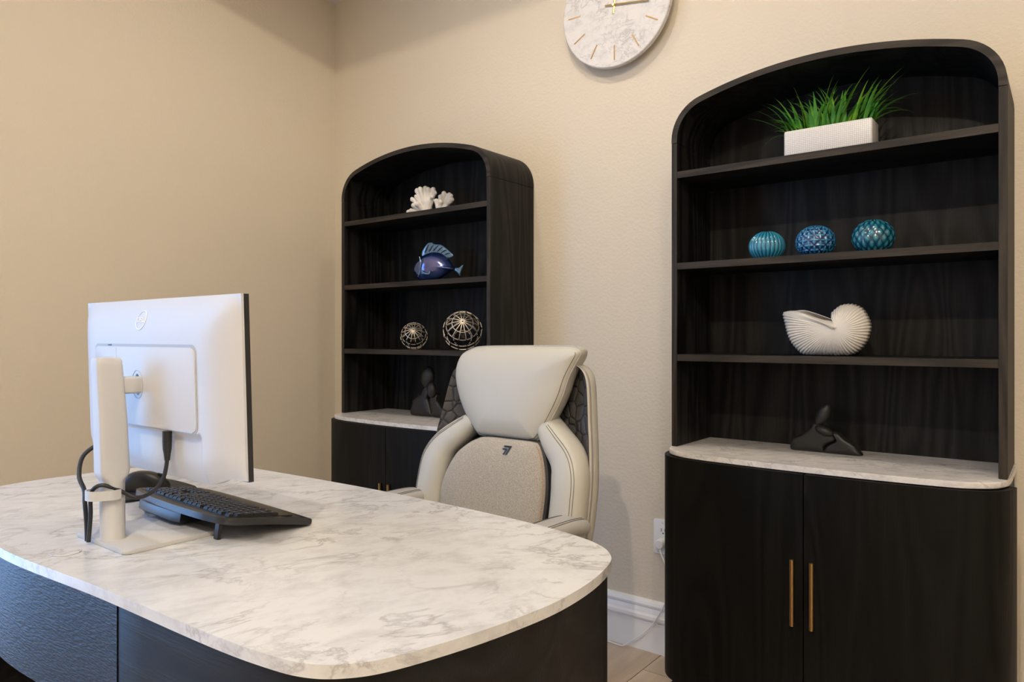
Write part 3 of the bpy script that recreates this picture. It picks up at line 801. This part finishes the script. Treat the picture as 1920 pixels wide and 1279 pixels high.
# headrest
HO = [(-.165, 1.020), (-.12, 1.030), (0, 1.033), (.13, 1.034), (.190, 1.033), (.212, 1.020), (.200, .992), (.183, .955), (.170, .9065), (.148, .855), (.118, .802), (.095, .789), (.01, .788), (-.075, .789), (-.098, .797), (-.147, .845), (-.1846, .9034), (-.2035, .9567), (-.195, 1.0)]
hd, L = pillow('headrest', HO, (0, .915), .040, .075, M_leather, t, tf=lambda v: ct(v, -.012), p=3.2, q=2.0, bk_k=.80)
V, Fc = tubeg([ct(Vector((v.x * 1.002, .002, .915 + (v.z - .915) * 1.003)), -.014) for v in L] + [ct(Vector((L[0].x * 1.002, .002, .915 + (L[0].z - .915) * 1.003)), -.014)], .0022, 8)
ob('piping', V, Fc, M_leather2, hd)
# second seam inside
V, Fc = tubeg([ct(Vector((v.x * .968, -.040 * (1 - .965 ** 3.2) ** .5 - .0002, .915 + (v.z - .915) * .965)), -.012) for v in L if v.x > .08 and v.z < 1.03 or v.x < -.09 and v.z < .96], .0007, 6)
ra = [v for v in L if v.x > .09 and v.z < 1.025]; la = [v for v in L if v.x < -.08 and v.z < .97]
def sm2(vs, k): return [ct(Vector((v.x * k, -.040 * (1 - k ** 3.2) ** .5 - .0004, .915 + (v.z - .915) * k)), -.012) for v in vs]
for vs in (ra, la):
    V, Fc = tubeg(sm2(vs, .962), .0008, 6); ob('stitching', V, Fc, M_thread, hd)
# lumbar panel
LO = [(-.085, .778), (-.05, .788), (.03, .789), (.105, .788), (.128, .780), (.147, .742), (.160, .69), (.163, .64), (.160, .58), (.150, .50), (.08, .47), (-.09, .47), (-.165, .50), (-.180, .58), (-.186, .64), (-.172, .692), (-.145, .737), (-.115, .762)]
lb, L = pillow('lumbar_panel', LO, (-.01, .64), .030, .05, M_fabric, t, tf=lambda v: ct(v, -.030), p=3.4)
part_label(lb, 'beige woven fabric lumbar panel')
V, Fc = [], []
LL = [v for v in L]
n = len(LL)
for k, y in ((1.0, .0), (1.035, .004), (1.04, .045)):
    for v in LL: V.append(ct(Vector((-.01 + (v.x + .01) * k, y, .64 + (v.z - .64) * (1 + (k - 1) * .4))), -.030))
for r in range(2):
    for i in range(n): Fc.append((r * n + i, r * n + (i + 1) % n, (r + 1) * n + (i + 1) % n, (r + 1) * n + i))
part_label(ob('gusset', V, Fc, M_dark, lb), 'black side band of the lumbar panel, gap shade coloured in')  # black piping and side, with the shade of the gap coloured in
rt = [v for v in L if v.x > .10 and v.z < .785 and v.z > .5]
for i in range(0, len(rt) * 6 - 6):
    pass
pth = [Vector((-.01 + (v.x + .01) * .985, -.030 * (1 - .985 ** 3.4) ** .5 - .0006, .64 + (v.z - .64) * .985)) for v in rt]
dense = cr(pth, 6); parts = []
for i in range(0, len(dense) - 2, 3): parts.append(tubeg([ct(dense[i], -.030), ct(dense[i + 2], -.030)], .0008, 5))
V, Fc = merge(parts); part_label(ob('stitching', V, Fc, M_orange, lb), 'orange zigzag stitching')
# emblem
for pts in ([(.0, .0), (.041, 0), (.026, -.044), (.018, -.044), (.029, -.008), (.003, -.008)], [(-.004, -.0135), (.0235, -.0135), (.0125, -.044), (.0045, -.044), (.0135, -.0205), (-.001, -.0205)]):
    q = [(.029 + a * .62, .7705 + b * .50) for a, b in pts]
    prism('emblem', q, -.0315, -.029, M_black, lb, axis='y', tf=lambda c: ct(Vector((c.x, -.0006 - (-.0302 - c.y) * .4 - .030 * max(0, 1 - (max(0, c.z - .64) / .149) ** 3.4) ** .5, c.z + .004)), -.030), smooth=False)
# side bolsters
for s in (-1, 1):
    path = [(s * .118, .014, .830), (s * .160, .0, .795), (s * .205, -.010, .755), (s * .2245, -.018, .715), (s * .230, -.02, .66), (s * .230, -.02, .60), (s * .226, -.018, .53), (s * .21, -.012, .46)]
    wd = [.026, .036, .043, .047, .046, .046, .045, .043]
    cp = cr(path, 5); cw = cr([(a, 0, 0) for a in wd], 5); n = 18; V, Fc = [], []
    for i, p in enumerate(cp):
        tt = (cp[min(i + 1, len(cp) - 1)] - cp[max(i - 1, 0)]).normalized(); side = Vector((0, 1, 0)).cross(tt).normalized()
        for q in range(n):
            a = 2 * PI * q / n; c_, s_ = math.cos(a), math.sin(a)
            V.append(ct(p + side * cw[i].x * math.copysign(abs(c_) ** .75, c_) + Vector((0, 1, 0)) * .043 * math.copysign(abs(s_) ** .8, s_)))
    for i in range(len(cp) - 1):
        for q in range(n): Fc.append((i * n + q, i * n + (q + 1) % n, (i + 1) * n + (q + 1) % n, (i + 1) * n + q))
    Fc += [tuple(range(n)), tuple((len(cp) - 1) * n + q for q in range(n))]
    bo = ob('side_bolster', V, Fc, M_leather, t, angle=70)
    for off in (.55, .68):
        pts = []
        for i in range(2, len(cp)):
            tt = (cp[min(i + 1, len(cp) - 1)] - cp[max(i - 1, 0)]).normalized(); side = Vector((0, 1, 0)).cross(tt).normalized()
            if side.x * s < 0: side = -side
            c_ = off; a = math.acos(c_ ** (1 / .75)); pts.append(cp[i] + side * cw[i].x * c_ - Vector((0, 1, 0)) * (.043 * math.sin(a) ** .8 + .0003))
        stitch(pts, .0007, None, bo)
# seat, arms, base
so, _ = pillow('seat', [(-.24, -.25), (-.25, -.1), (-.25, .1), (-.22, .235), (0, .25), (.22, .235), (.25, .1), (.25, -.1), (.24, -.25), (0, -.27)], (0, 0), .045, .09, M_leather, t, tf=lambda v: Vector((v.x * .92, v.z * .85 - .25, .435 - v.y)))
for s in (-1, 1):
    c = [(s * .262, -.085, .598), (s * .262, -.105, .606), (s * .261, -.15, .612), (s * .258, -.24, .613), (s * .252, -.33, .608), (s * .248, -.375, .598), (s * .247, -.39, .590)]
    cp = cr(c, 5); n = 18; V, Fc = [], []
    for i, p in enumerate(cp):
        f = min(1, i / 6); g = min(1, (len(cp) - 1 - i) / 6); e = (math.sin(f * PI / 2) * .75 + .25) * (math.sin(g * PI / 2) * .75 + .25)
        for q in range(n):
            a = 2 * PI * q / n; V.append(p + Vector((.043 * e * math.copysign(abs(math.cos(a)) ** .7, math.cos(a)), 0, .022 * e * math.copysign(abs(math.sin(a)) ** .8, math.sin(a)))))
    for i in range(len(cp) - 1):
        for q in range(n): Fc.append((i * n + q, i * n + (q + 1) % n, (i + 1) * n + (q + 1) % n, (i + 1) * n + q))
    Fc += [tuple(range(n)), tuple((len(cp) - 1) * n + q for q in range(n))]
    ap = ob('armrest', V, Fc, M_leather2, t, angle=70)
    for off in (.52, .66):
        for sg in (-1, 1):
            a = math.acos(off ** (1 / .7)); pts = [cp[i] + Vector((sg * .043 * off, 0, .022 * math.sin(a) ** .8 + .0003)) for i in range(6, len(cp) - 6)]
            stitch(pts, .0007, None, ap, tf=lambda v: v)
    V, Fc = tubeg(cr([(s * .25, -.16, .592), (s * .275, -.18, .50), (s * .27, -.22, .42), (s * .2, -.26, .385)], 6), .014, 10); ob('arm_support', V, Fc, M_black, t)
box('back_bracket', .232, .268, -.098, -.06, .545, .575, M_black, t, bev=.004)
V, Fc = tubeg([(0, -.03, .50), (0, .0, .44), (0, -.10, .375)], .022, 10); ob('back_support', V, Fc, M_black, t)
box('seat_plate', -.12, .12, -.38, -.08, .335, .375, M_black, t, bev=.006)
lathe('gas_lift', [(0, .10), (.03, .10), (.03, .24), (.02, .245), (.02, .345), (0, .345)], M_black, t, 20, c=(0, -.22, 0))
for k in range(5):
    a = 2 * PI * k / 5 + .3; d = Vector((math.cos(a), math.sin(a), 0)); c0 = Vector((0, -.22, 0))
    V, Fc = tubeg([c0 + d * .02 + Vector((0, 0, .125)), c0 + d * .16 + Vector((0, 0, .105)), c0 + d * .25 + Vector((0, 0, .075))], [.026, .02, .015], 10)
    lg = ob('base_leg', V, Fc, M_black, t)
    pr2 = d.cross(Vector((0, 0, 1))); cc = c0 + d * .235 + Vector((0, 0, .027))
    parts = [tubeg([cc + pr2 * s * .022, cc + pr2 * s * .006], .027, 18) for s in (-1, 1)] + [tubeg([cc + Vector((0, 0, .0)), cc + Vector((0, 0, .055))], .006, 8)]
    V, Fc = merge(parts); ob('caster', V, Fc, M_black, lg)

# ------------------------------------------------------------ clock
t = thing('wall_clock', 'round white marble wall clock with thin gold hour marks and hands', 'clock', (1.556, 0, 2.192))
lathe('clock_face', [(0, -.030), (.2065, -.030), (.209, -.0315), (.209, -.047), (.2065, -.049), (0, -.049)], M_marble3, t, 96, axis='y')
lathe('hanger', [(0, -.031), (.06, -.031), (.06, -.0005), (0, -.0005)], M_black, t, 24, axis='y')
for k in range(12):
    a = 2 * PI * k / 12; d = Vector((math.sin(a), 0, math.cos(a))); p = Vector((math.cos(a), 0, -math.sin(a)))
    V = []
    for r in (.137, .187):
        for sx in (-.0018, .0018):
            for y in (-.0485, -.0505): V.append(d * r + p * sx + Vector((0, y, 0)))
    o = ob('hour_mark', V, [(0, 1, 3, 2), (4, 6, 7, 5), (0, 4, 5, 1), (2, 3, 7, 6), (0, 2, 6, 4), (1, 5, 7, 3)], M_brass, t, smooth=False)
def hand(name, ang, L0, L1, wd, y):
    d = Vector((math.sin(ang), 0, math.cos(ang))); p = Vector((math.cos(ang), 0, -math.sin(ang))); V = []
    for r, w2 in ((-L0, wd * .8), (L1, wd * .8)):
        for sx, yy in ((-w2, y), (0, y - .0022), (w2, y), (0, y + .001)): V.append(d * r + p * sx + Vector((0, yy, 0)))
    ob(name, V, [(0, 1, 5, 4), (1, 2, 6, 5), (2, 3, 7, 6), (3, 0, 4, 7), (0, 1, 2, 3), (4, 5, 6, 7)], M_gold, t, smooth=False)
hand('minute_hand', math.radians(90 + 9.5), .034, .135, .0035, -.0545)
hand('hour_hand', math.radians(8), .028, .09, .0045, -.0515)
lathe('hub', [(0, -.049), (.005, -.049), (.005, -.0575), (0, -.058)], M_gold, t, 16, axis='y')

# ------------------------------------------------------------ outlet, plug adapter, cord
t = thing('wall_outlet', 'white duplex wall outlet plate beside the larger bookcase', 'outlet', (1.717, 0, .392))
prism('cover_plate', rrect(-.035, .035, -.057, .057, .004), -.006, -.0002, M_trim, t, bev=.0015, axis='y')
for z in (.0195, -.0195):
    prism('socket', rrect(-.0168, .0168, z - .014, z + .014, .009), -.0075, -.0055, M_trim, t, bev=.0005, seg=1, axis='y')
V, Fc = merge([boxg(-.0075, -.0052, -.0078, -.0074, .018, .028), boxg(.0052, .0072, -.0078, -.0074, .019, .027)]); ob('slots', V, Fc, M_black, t, smooth=False)
lathe('ground_hole', [(0, -.0078), (.0026, -.0078), (.0026, -.0074), (0, -.0074)], M_black, t, 12, axis='y', c=(0, 0, .0125))
V, Fc = merge([boxg(-.0028, .0028, -.0068, -.0058, .0445, .0455), boxg(-.0034, -.0024, -.0068, -.0058, .0445, .050)]); ob('screw_slot', V, Fc, M_groove, t, smooth=False)
t = thing('power_plug', 'round white plug with a thin white cord in the lower outlet socket', 'plug', (1.713, -.008, .372))
lathe('plug_body', [(0, 0), (.015, 0), (.016, -.004), (.016, -.020), (.013, -.024), (0, -.024)], M_trim, t, 28, axis='y')
pts = [(1.713, -.022, .362), (1.722, -.034, .345), (1.742, -.04, .31), (1.756, -.040, .26), (1.750, -.036, .212), (1.737, -.033, .185), (1.722, -.031, .155), (1.694, -.031, .108), (1.655, -.032, .064), (1.614, -.034, .030), (1.585, -.038, .0075), (1.56, -.036, .004), (1.52, -.03, .003), (1.46, -.034, .0028), (1.38, -.05, .0028), (1.22, -.06, .0028)]
tube('cord', [Vector(p) - Vector((1.713, -.008, .372)) for p in pts], .0024, M_trim, t, n=8, smooth_path=6)

# ------------------------------------------------------------ planter with grass
PX0, PX1, PYF, PYB, PH = 2.172, 2.391, -.212, -.135, .077
pc = ((PX0 + PX1) / 2, (PYF + PYB) / 2)
t = thing('grass_planter', 'artificial green grass in a white mosaic box planter on the top shelf', 'potted plant', (pc[0], pc[1], S1))
hx, hy = (PX1 - PX0) / 2, (PYB - PYF) / 2
bm = bmesh.new(); boxbm(bm, -hx, hx, -hy, hy, .0003, PH, .005, 3)
f = max((q for q in bm.faces if q.normal.z > .9), key=lambda q: q.calc_area())
r = bmesh.ops.inset_region(bm, faces=[f], thickness=.004); bmesh.ops.translate(bm, verts=list({v for v in f.verts}), vec=(0, 0, -.012))
fbm('planter_box', bm, M_mosaic, t)
box('soil', -hx + .005, hx - .005, -hy + .005, hy - .005, .050, PH - .008, M_soil, t, smooth=False)
def blade_mesh(L, wd, bend, mi):
    V, Fc = [], []; n = 7
    for i in range(n + 1):
        s = i / n; a = bend * s * s
        x = L * (s * math.sin(a * .6)); z = L * s * math.cos(a * .6); hw_ = wd * (1 - s ** 1.6) * (.6 + .4 * min(1, s * 3)) + .0001
        V += [(x, -hw_, z), (x + wd * .3 * (1 - s), 0, z), (x, hw_, z)]
    for i in range(n):
        a = 3 * i; Fc += [(a, a + 1, a + 4, a + 3), (a + 1, a + 2, a + 5, a + 4)]
    me = bpy.data.meshes.new('blade'); me.from_pydata(V, [], Fc); me.materials.append(M_leaf[mi]); me.shade_smooth(); return me
bms = [blade_mesh(*q) for q in ((.122, .0074, .5, 0), (.108, .0068, .9, 0), (.132, .0064, .3, 1), (.10, .0068, .9, 1), (.118, .0062, .7, 0), (.085, .006, .6, 2))]
rnd = random.Random(11)
def blade(x, y, lean, az, sc, mi):
    o = bpy.data.objects.new('blade', bms[mi]); C.objects.link(o); o.parent = t
    o.location = (x, y, PH - .015); o.rotation_euler = (0, lean, az); o.scale = (1, 1, sc)
for i in range(125):
    x = rnd.uniform(-hx + .012, hx - .012); y = rnd.uniform(-hy + .012, hy - .014)
    out_ = x / hx
    lean = .55 * abs(out_) ** 1.2 + rnd.uniform(-.08, .28); az = (0 if out_ > 0 else PI) + rnd.uniform(-.9, .9)
    if abs(out_) < .35: az = rnd.uniform(0, 2 * PI)
    if math.sin(az) > .3: lean *= .75
    if math.sin(az) < -.3: lean *= .9
    blade(x, y, min(lean, .8), az, rnd.uniform(.65, 1.18), rnd.choice([0, 0, 1, 1, 2, 3, 4, 4, 5 if rnd.random() < .5 else 0]))
for x, y, lean, az, sc, mi in ((.085, -.01, 1.05, -.1, 1.25, 3), (.06, -.012, .62, -.15, 1.35, 2), (.07, 0, .58, .05, 1.3, 2), (.02, -.01, .35, -.1, 1.3, 2), (-.02, 0, .05, 0, 1.25, 2), (-.085, -.01, .9, PI + .1, 1.15, 2), (-.08, 0, .75, PI, 1.25, 2), (-.06, -.01, .1, PI, 1.2, 2), (.08, 0, .8, 0, 1.3, 4), (-.09, -.012, 1.1, PI + .1, .75, 1)):
    blade(x, y, lean, az, sc, mi)

# ------------------------------------------------------------ blue ceramic balls
def ball(name, fn, r, rz, m, label, x, y, z, rz0=0):
    nu, nv = 192, 96; V, Fc, G = [], [], []
    for j in range(nv + 1):
        th = PI * j / nv
        for i in range(nu):
            a = 2 * PI * i / nu; h = fn(a, th); k = 1 + h * .075 * min(1, math.sin(th) * 3)
            V.append((r * k * math.sin(th) * math.cos(a), r * k * math.sin(th) * math.sin(a), rz * k * math.cos(th))); G.append(h)
    zmin = -rz * .93
    V = [(a, b, max(c, zmin) - zmin) for a, b, c in V]
    for j in range(nv):
        for i in range(nu): Fc.append((j * nu + i, j * nu + (i + 1) % nu, (j + 1) * nu + (i + 1) % nu, (j + 1) * nu + i))
    o = ob(name, V, Fc, m, angle=180, recalc=True)
    at = o.data.attributes.new('glaze', 'FLOAT', 'POINT')
    for i, g in enumerate(G): at.data[i].value = g
    o.location = (x, y, z); o.rotation_euler = (0, 0, rz0)
    return tag(o, label, 'decorative ball', 'blue ceramic balls on the second shelf')
def tri(x): x = x % 1; return 1 - abs(2 * x - 1)
def f1(a, th): return abs(math.sin(a * 12)) ** .6
def f2(a, th):
    u = a / (2 * PI) * 10; v = th / PI * 5
    fx, fy = abs((u % 1) * 2 - 1), abs((v % 1) * 2 - 1)
    g = min(1, abs(fx + fy - 1) * 4.0); r = 1 - min(1, min(fx, fy) * 3.2); q = 1 - min(1, min(1 - fx, 1 - fy) * 3.2)
    return g * (.25 + .75 * (r if fx + fy < 1 else q))
def f3(a, th):
    u = a / (2 * PI) * 15; v = th / PI * 4.5
    p, q = tri(u + v), tri(u - v); return (p * q) ** .5 * .85
ball('ceramic_ball', f1, .0452, .0400, M_c1, 'blue ceramic ball with plain vertical ribs on the second shelf', 2.118, -.185, S2)
ball('ceramic_ball', f2, .0475, .0420, M_c2, 'blue ceramic ball carved with star flowers, between the two other balls', 2.247, -.185, S2, .2)
ball('ceramic_ball', f3, .0485, .0440, M_c3, 'turquoise ceramic ball carved with lozenges on the second shelf', 2.386, -.175, S2)

# ------------------------------------------------------------ nautilus planter
SO = [(-.1059, 1.123), (-.0918, 1.1286), (-.0738, 1.1299), (-.0559, 1.1279), (-.0319, 1.119), (-.0004, 1.1069), (.0151, 1.1034), (.030, 1.1031), (.0228, 1.1213), (.0336, 1.1341), (.0457, 1.1427), (.0638, 1.1455), (.0802, 1.1426), (.0978, 1.1326), (.1109, 1.1104), (.1167, 1.0893), (.1153, 1.0687), (.1051, 1.0417), (.0875, 1.0208), (.0683, 1.0115), (.035, 1.0085), (-.0004, 1.0085), (-.0479, 1.0095), (-.0673, 1.0222), (-.0852, 1.0456), (-.0951, 1.0693), (-.1018, 1.0982)]
t = thing('shell_planter', 'white ceramic nautilus shell planter on the third shelf', 'shell ornament', (2.262, -.165, S3))
Ls = cr([(a, 0, b - 1.008) for a, b in SO], 14, True); n = len(Ls)
cx, cz = .043, .072
# arc-length based rib phase on the closed part
nrim = 7 * 14
cum = [0]
for i in range(1, n): cum.append(cum[-1] + (Ls[i] - Ls[i - 1]).length)
def shell_side(sg, raise_):
    V = []; KS = [i / 26 for i in range(1, 27)]
    for k in KS:
        for i, v in enumerate(Ls):
            e = 0
            if i < nrim: e = .030 * math.sin(PI * min(1, max(0, i / nrim))) ** .7
            y = math.sqrt(max(0, (.050 ** 2) * (1 - k ** 2.2)) + e * e)
            x = cx + (v.x - cx) * k; z = cz + (v.z - cz) * k
            rib = 0
            if i >= nrim:
                ph = (cum[i] - cum[nrim]) / .0092 * 2 * PI - 9 * (1 - k)
                f = min(1, (i - nrim) / 20) * max(0, min(1, (k - .30) / .3)); rib = .0017 * (abs(math.sin(ph / 2)) - .5) * 2 * f
            else:
                pass
            ny = math.sqrt(max(0, 1 - k ** 3)); y += rib * (ny * .9 + .1)
            dx, dz = v.x - cx, v.z - cz; l = math.hypot(dx, dz) or 1
            x += dx / l * rib * k ** 3; z += dz / l * rib * k ** 3
            if i < nrim and raise_: z += .0065 * math.sin(PI * (i / nrim) ** 1.7) * k ** 4
            V.append(Vector((x, sg * y, max(z, .0003))))
    V.append(Vector((cx, sg * .050, cz)))
    Fc = []; nk = len(KS)
    for r in range(nk - 1):
        for i in range(n): Fc.append((r * n + i, r * n + (i + 1) % n, (r + 1) * n + (i + 1) % n, (r + 1) * n + i))
    for i in range(n): Fc.append((i, (i + 1) % n, len(V) - 1))
    return V, Fc
V, Fc = merge([shell_side(-1, False), shell_side(1, True)])
o = ob('shell_wall', V, Fc, M_shell, t, angle=80)
o.name = 'shell_body'; md = o.modifiers.new('s', 'SOLIDIFY'); md.thickness = .002; md.offset = -1

# ------------------------------------------------------------ fish
FR = (.80, -.15, S2)
t = thing('glass_fish', 'iridescent blue glass fish ornament on the second shelf behind the chair', 'fish ornament', FR, (0, 0, math.radians(22)))
FB = [(-.0862, 1.3273), (-.0744, 1.3544), (-.0488, 1.3773), (-.0292, 1.3877), (-.0019, 1.3935), (.0291, 1.3890), (.0541, 1.3738), (.0715, 1.3525), (.083, 1.3322), (.0926, 1.3263), (.0906, 1.3202), (.0777, 1.3172), (.0623, 1.3091), (.0369, 1.292), (.0059, 1.2800), (-.037, 1.2765), (-.0645, 1.2842), (-.0783, 1.3050)]
pillow('fish_body', [(a, b - S2) for a, b in FB], (-.008, .062), .036, .004, M_fish, t, p=2.2, q=1.8, backb=.030)
fish = t
FT = [(.0860, 1.3275), (.1059, 1.3296), (.1249, 1.3398), (.1205, 1.3238), (.1154, 1.3096), (.1116, 1.2953), (.1015, 1.3060), (.0860, 1.3192)]
pillow('tail_fin', [(a, b - S2) for a, b in FT], (.106, .048), .006, .006, M_fin, t, per=3)
FF = [(-.0507, 1.3803), (-.0449, 1.4045), (-.0253, 1.4283), (-.0068, 1.4313), (.002, 1.4247), (.0291, 1.422), (.0484, 1.4105), (.0677, 1.3936), (.083, 1.3769), (.0638, 1.3680), (.0446, 1.3753), (.0175, 1.3834), (-.0097, 1.3843), (-.0331, 1.3788)]
df, _ = pillow('dorsal_fin', [(a, b - S2) for a, b in FF], (.010, .130), .004, .004, M_fin, t, per=3)
parts = []
for i, (xa, za, xb, zb) in enumerate(((-.036, 1.392, -.020, 1.424), (-.018, 1.395, .000, 1.420), (.0, 1.397, .022, 1.419), (.017, 1.395, .040, 1.412), (.034, 1.389, .056, 1.400), (.05, 1.382, .072, 1.386))):
    parts.append(tubeg([(xa, -.006, za - S2), ((xa + xb) / 2, -.0065, (za + zb) / 2 - S2 + .001), (xb, -.004, zb - S2)], [.002, .0024, .001], 8))
V, Fc = merge(parts); ob('fin_ray', V, Fc, M_fish, df)
V, Fc = tubeg(cr([(-.046, -.0335, 1.372 - S2), (-.040, -.036, 1.345 - S2), (-.044, -.0350, 1.315 - S2), (-.054, -.029, 1.295 - S2)], 5), .0018, 8); ob('gill_line', V, Fc, M_fin, t)
V, Fc = tubeg(cr([(-.036, -.0385, 1.318 - S2), (-.022, -.041, 1.306 - S2), (-.004, -.041, 1.304 - S2), (.0, -.040, 1.316 - S2)], 5), [.001] + [.004] * 13 + [.003] + [.0015], 8); ob('side_fin', V, Fc, M_fin, t)

# ------------------------------------------------------------ coral
t = None
def limb(p, q, r0, r1, bulb=1.15):
    p, q = Vector(p), Vector(q); m = p.lerp(q, .5); return [tubeg([p, p.lerp(q, .35), p.lerp(q, .75), q], [r0 * .92, (r0 + r1) / 2 * .9, r1 * .88, r1 * bulb * .94], 10), ellipsoid(q, (r1 * bulb * .94,) * 3, None, 12, 8)]
cor = []
b0 = (-.022, 0, .004)
tips = [(-.061, .0, .100, .011), (-.044, -.012, .104, .010), (-.030, .004, .109, .0105), (-.0136, -.006, .104, .009), (.004, .004, .103, .0105), (.016, -.008, .088, .009), (.008, -.016, .070, .0075)]
for x, y, z, r in tips:
    mid = (-.022 + (x + .022) * .45, y * .4, .055); cor += limb(b0, mid, .022, .014, 1); cor += limb(mid, (x, y, z), .0135, r)
for x, y, z, r in ((-.080, -.006, .066, .0095), (-.072, .012, .074, .009), (-.062, -.014, .076, .008)): cor += limb((-.035, 0, .03), (x, y, z), .015, r)
for x, y, z, r in ((-.070, -.018, .040, .010), (-.050, -.024, .042, .010), (-.097, -.01, .018, .008), (-.085, -.012, .022, .008)): cor += limb((-.03, -.004, .012), (x, y, z), .014, r)
for x, y, z, r in ((.0515, .0, .085, .009), (.040, -.008, .07, .009), (.0717, .004, .079, .0085), (.0813, .0, .074, .0085), (.086, -.008, .058, .0105), (.0765, -.012, .048, .0105)): cor += limb((.042, 0, .008), (x, y, z), .016, r)
for x, y, z, r in ((.021, -.008, .055, .0085), (.0447, -.018, .048, .0095)): cor += limb((.034, -.004, .006), (x, y, z), .014, r)
V, Fc = merge(cor)
V = [v + Vector((noise.noise(v * 60) * .0022, noise.noise(v * 60 + Vector((9, 0, 0))) * .0022, noise.noise(v * 60 + Vector((0, 9, 0))) * .0022)) for v in V]
o = ob('coral_ornament', V, Fc, M_coral, angle=180); md = o.modifiers.new('r', 'REMESH'); md.mode = 'VOXEL'; md.voxel_size = .0022; md.use_smooth_shade = True
mz_ = o.modifiers.new('sm', 'SMOOTH'); mz_.iterations = 3
o.location = (.79, -.15, S1 + .0005); o.rotation_euler = (0, 0, math.radians(22))
tag(o, 'white branching coral ornament on the top shelf behind the chair', 'coral ornament')

# ------------------------------------------------------------ wire balls
def wireball(R, x, y, z, label, lats, nm):
    t = thing('wire_ball', label, 'decorative ball', (x, y, z + R * .985), group='metal wire balls on the third shelf')
    # polar axis tilted towards the room
    ax = Vector((.60, -.67, .45)).normalized(); rot = ax.to_track_quat('Z', 'Y').to_matrix()
    for th in lats:
        r = R * math.sin(th); h = R * math.cos(th); V, Fc = [], []; n = 56
        # flat band standing radially
        for k in range(n):
            a = 2 * PI * k / n
            for rr, dt in ((1.0, -.019), (1.0, .019), (.965, .019), (.965, -.019)):
                V.append(rot @ Vector((R * rr * math.sin(th + dt) * math.cos(a), R * rr * math.sin(th + dt) * math.sin(a), R * rr * math.cos(th + dt))))
        for k in range(n):
            q = (k + 1) % n
            for e in range(4): Fc.append((k * 4 + e, k * 4 + (e + 1) % 4, q * 4 + (e + 1) % 4, q * 4 + e))
        ob('ring', V, Fc, M_ring, t, angle=30)
    for k in range(nm):
        a = 2 * PI * k / nm; V, Fc = [], []; n = 24; d = Vector((math.cos(a), math.sin(a), 0)); s = Vector((-math.sin(a), math.cos(a), 0)) * .0013
        for i in range(n + 1):
            th = .04 + (PI - .08) * i / n; p = d * math.sin(th) + Vector((0, 0, math.cos(th)))
            for rr, sg in ((1.012, -1), (1.012, 1), (.915, 1), (.915, -1)): V.append(rot @ (p * R * rr + s * sg))
        for i in range(n):
            for e in range(4): Fc.append((i * 4 + e, i * 4 + (e + 1) % 4, (i + 1) * 4 + (e + 1) % 4, (i + 1) * 4 + e))
        mo = ob('meridian', V, Fc, [M_fin_dark, M_ring], t, angle=30, recalc=False)
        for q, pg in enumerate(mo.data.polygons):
            if q // 4 <= 6: pg.material_index = 1  # light metal near the pole stands in for its bright reflection
    return t
# fins: bright pole and dark bronze girth, reflections coloured in by two metals
M_mer = mat('burnished_bronze', (.16, .135, .11), .3, 1)
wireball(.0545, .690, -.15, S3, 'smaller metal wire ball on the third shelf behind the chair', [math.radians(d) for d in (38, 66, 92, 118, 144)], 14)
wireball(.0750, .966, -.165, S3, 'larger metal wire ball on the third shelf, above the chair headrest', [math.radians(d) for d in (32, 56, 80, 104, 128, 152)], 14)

# ------------------------------------------------------------ black sculptures
t = thing('figure_sculpture', 'black abstract sculpture of two leaning figures on the marble ledge under the shell', 'sculpture', (2.25, -.112, ZM), group='black abstract sculptures')
bo = [(-.0896, .7554), (-.0885, .7663), (-.0821, .7745), (-.0629, .783), (-.0483, .7941), (-.0338, .8088), (-.0252, .8210), (-.008, .824), (.0, .812), (.020, .795), (.0285, .7884), (.029, .7751), (.010, .7635), (.0015, .7532), (-.0015, .7405), (-.04, .7402), (-.0851, .7402)]
pillow('figure', [(a, b - .74) for a, b in bo], (-.025, .035), .014, .014, M_sculpt, t, p=7, q=2)
bo = [(.0012, .7405), (.005, .7532), (.0125, .7620), (.0315, .7740), (.0312, .7870), (.024, .800), (.0409, .7969), (.0533, .7847), (.0804, .7681), (.0911, .7531), (.0957, .7402), (.05, .7402)]
pillow('figure', [(a, b - .74) for a, b in bo], (.043, .028), .016, .014, M_sculpt, t, p=7, q=2)
def head(c, r, ang, name='head'):
    V, Fc = ellipsoid((c[0], c[1], c[2]), r, Matrix.Rotation(ang, 3, 'Y'), 28, 18); return ob(name, V, Fc, M_sculpt, t, angle=180)
head((-.001, -.006, .845 - .74), (.0165, .017, .034), math.radians(27))
head((.004, -.012, .802 - .74), (.0255, .016, .0125), math.radians(20))
t = thing('figure_sculpture', 'black abstract sculpture of two embracing figures on the marble ledge behind the chair', 'sculpture', (.775, -.14, ZM), group='black abstract sculptures')
bo = [(-.1044, .7402), (-.0984, .7896), (-.093, .8025), (-.045, .8346), (-.030, .856), (-.010, .862), (.0, .84), (-.012, .815), (-.002, .79), (.008, .765), (.012, .7402)]
pillow('figure', [(a, b - .74) for a, b in bo], (-.045, .045), .016, .016, M_sculpt, t, p=6, q=2)
bo = [(.014, .7402), (.010, .765), (.002, .79), (.0, .815), (.020, .835), (.040, .83), (.045, .806), (.0751, .779), (.0883, .7756), (.0966, .7402)]
pillow('figure', [(a, b - .74) for a, b in bo], (.04, .035), .016, .016, M_sculpt, t, p=6, q=2)
head((-.013, -.004, .898 - .74), (.031, .020, .044), math.radians(18))
head((.020, -.016, .848 - .74), (.0215, .018, .031), math.radians(-4))
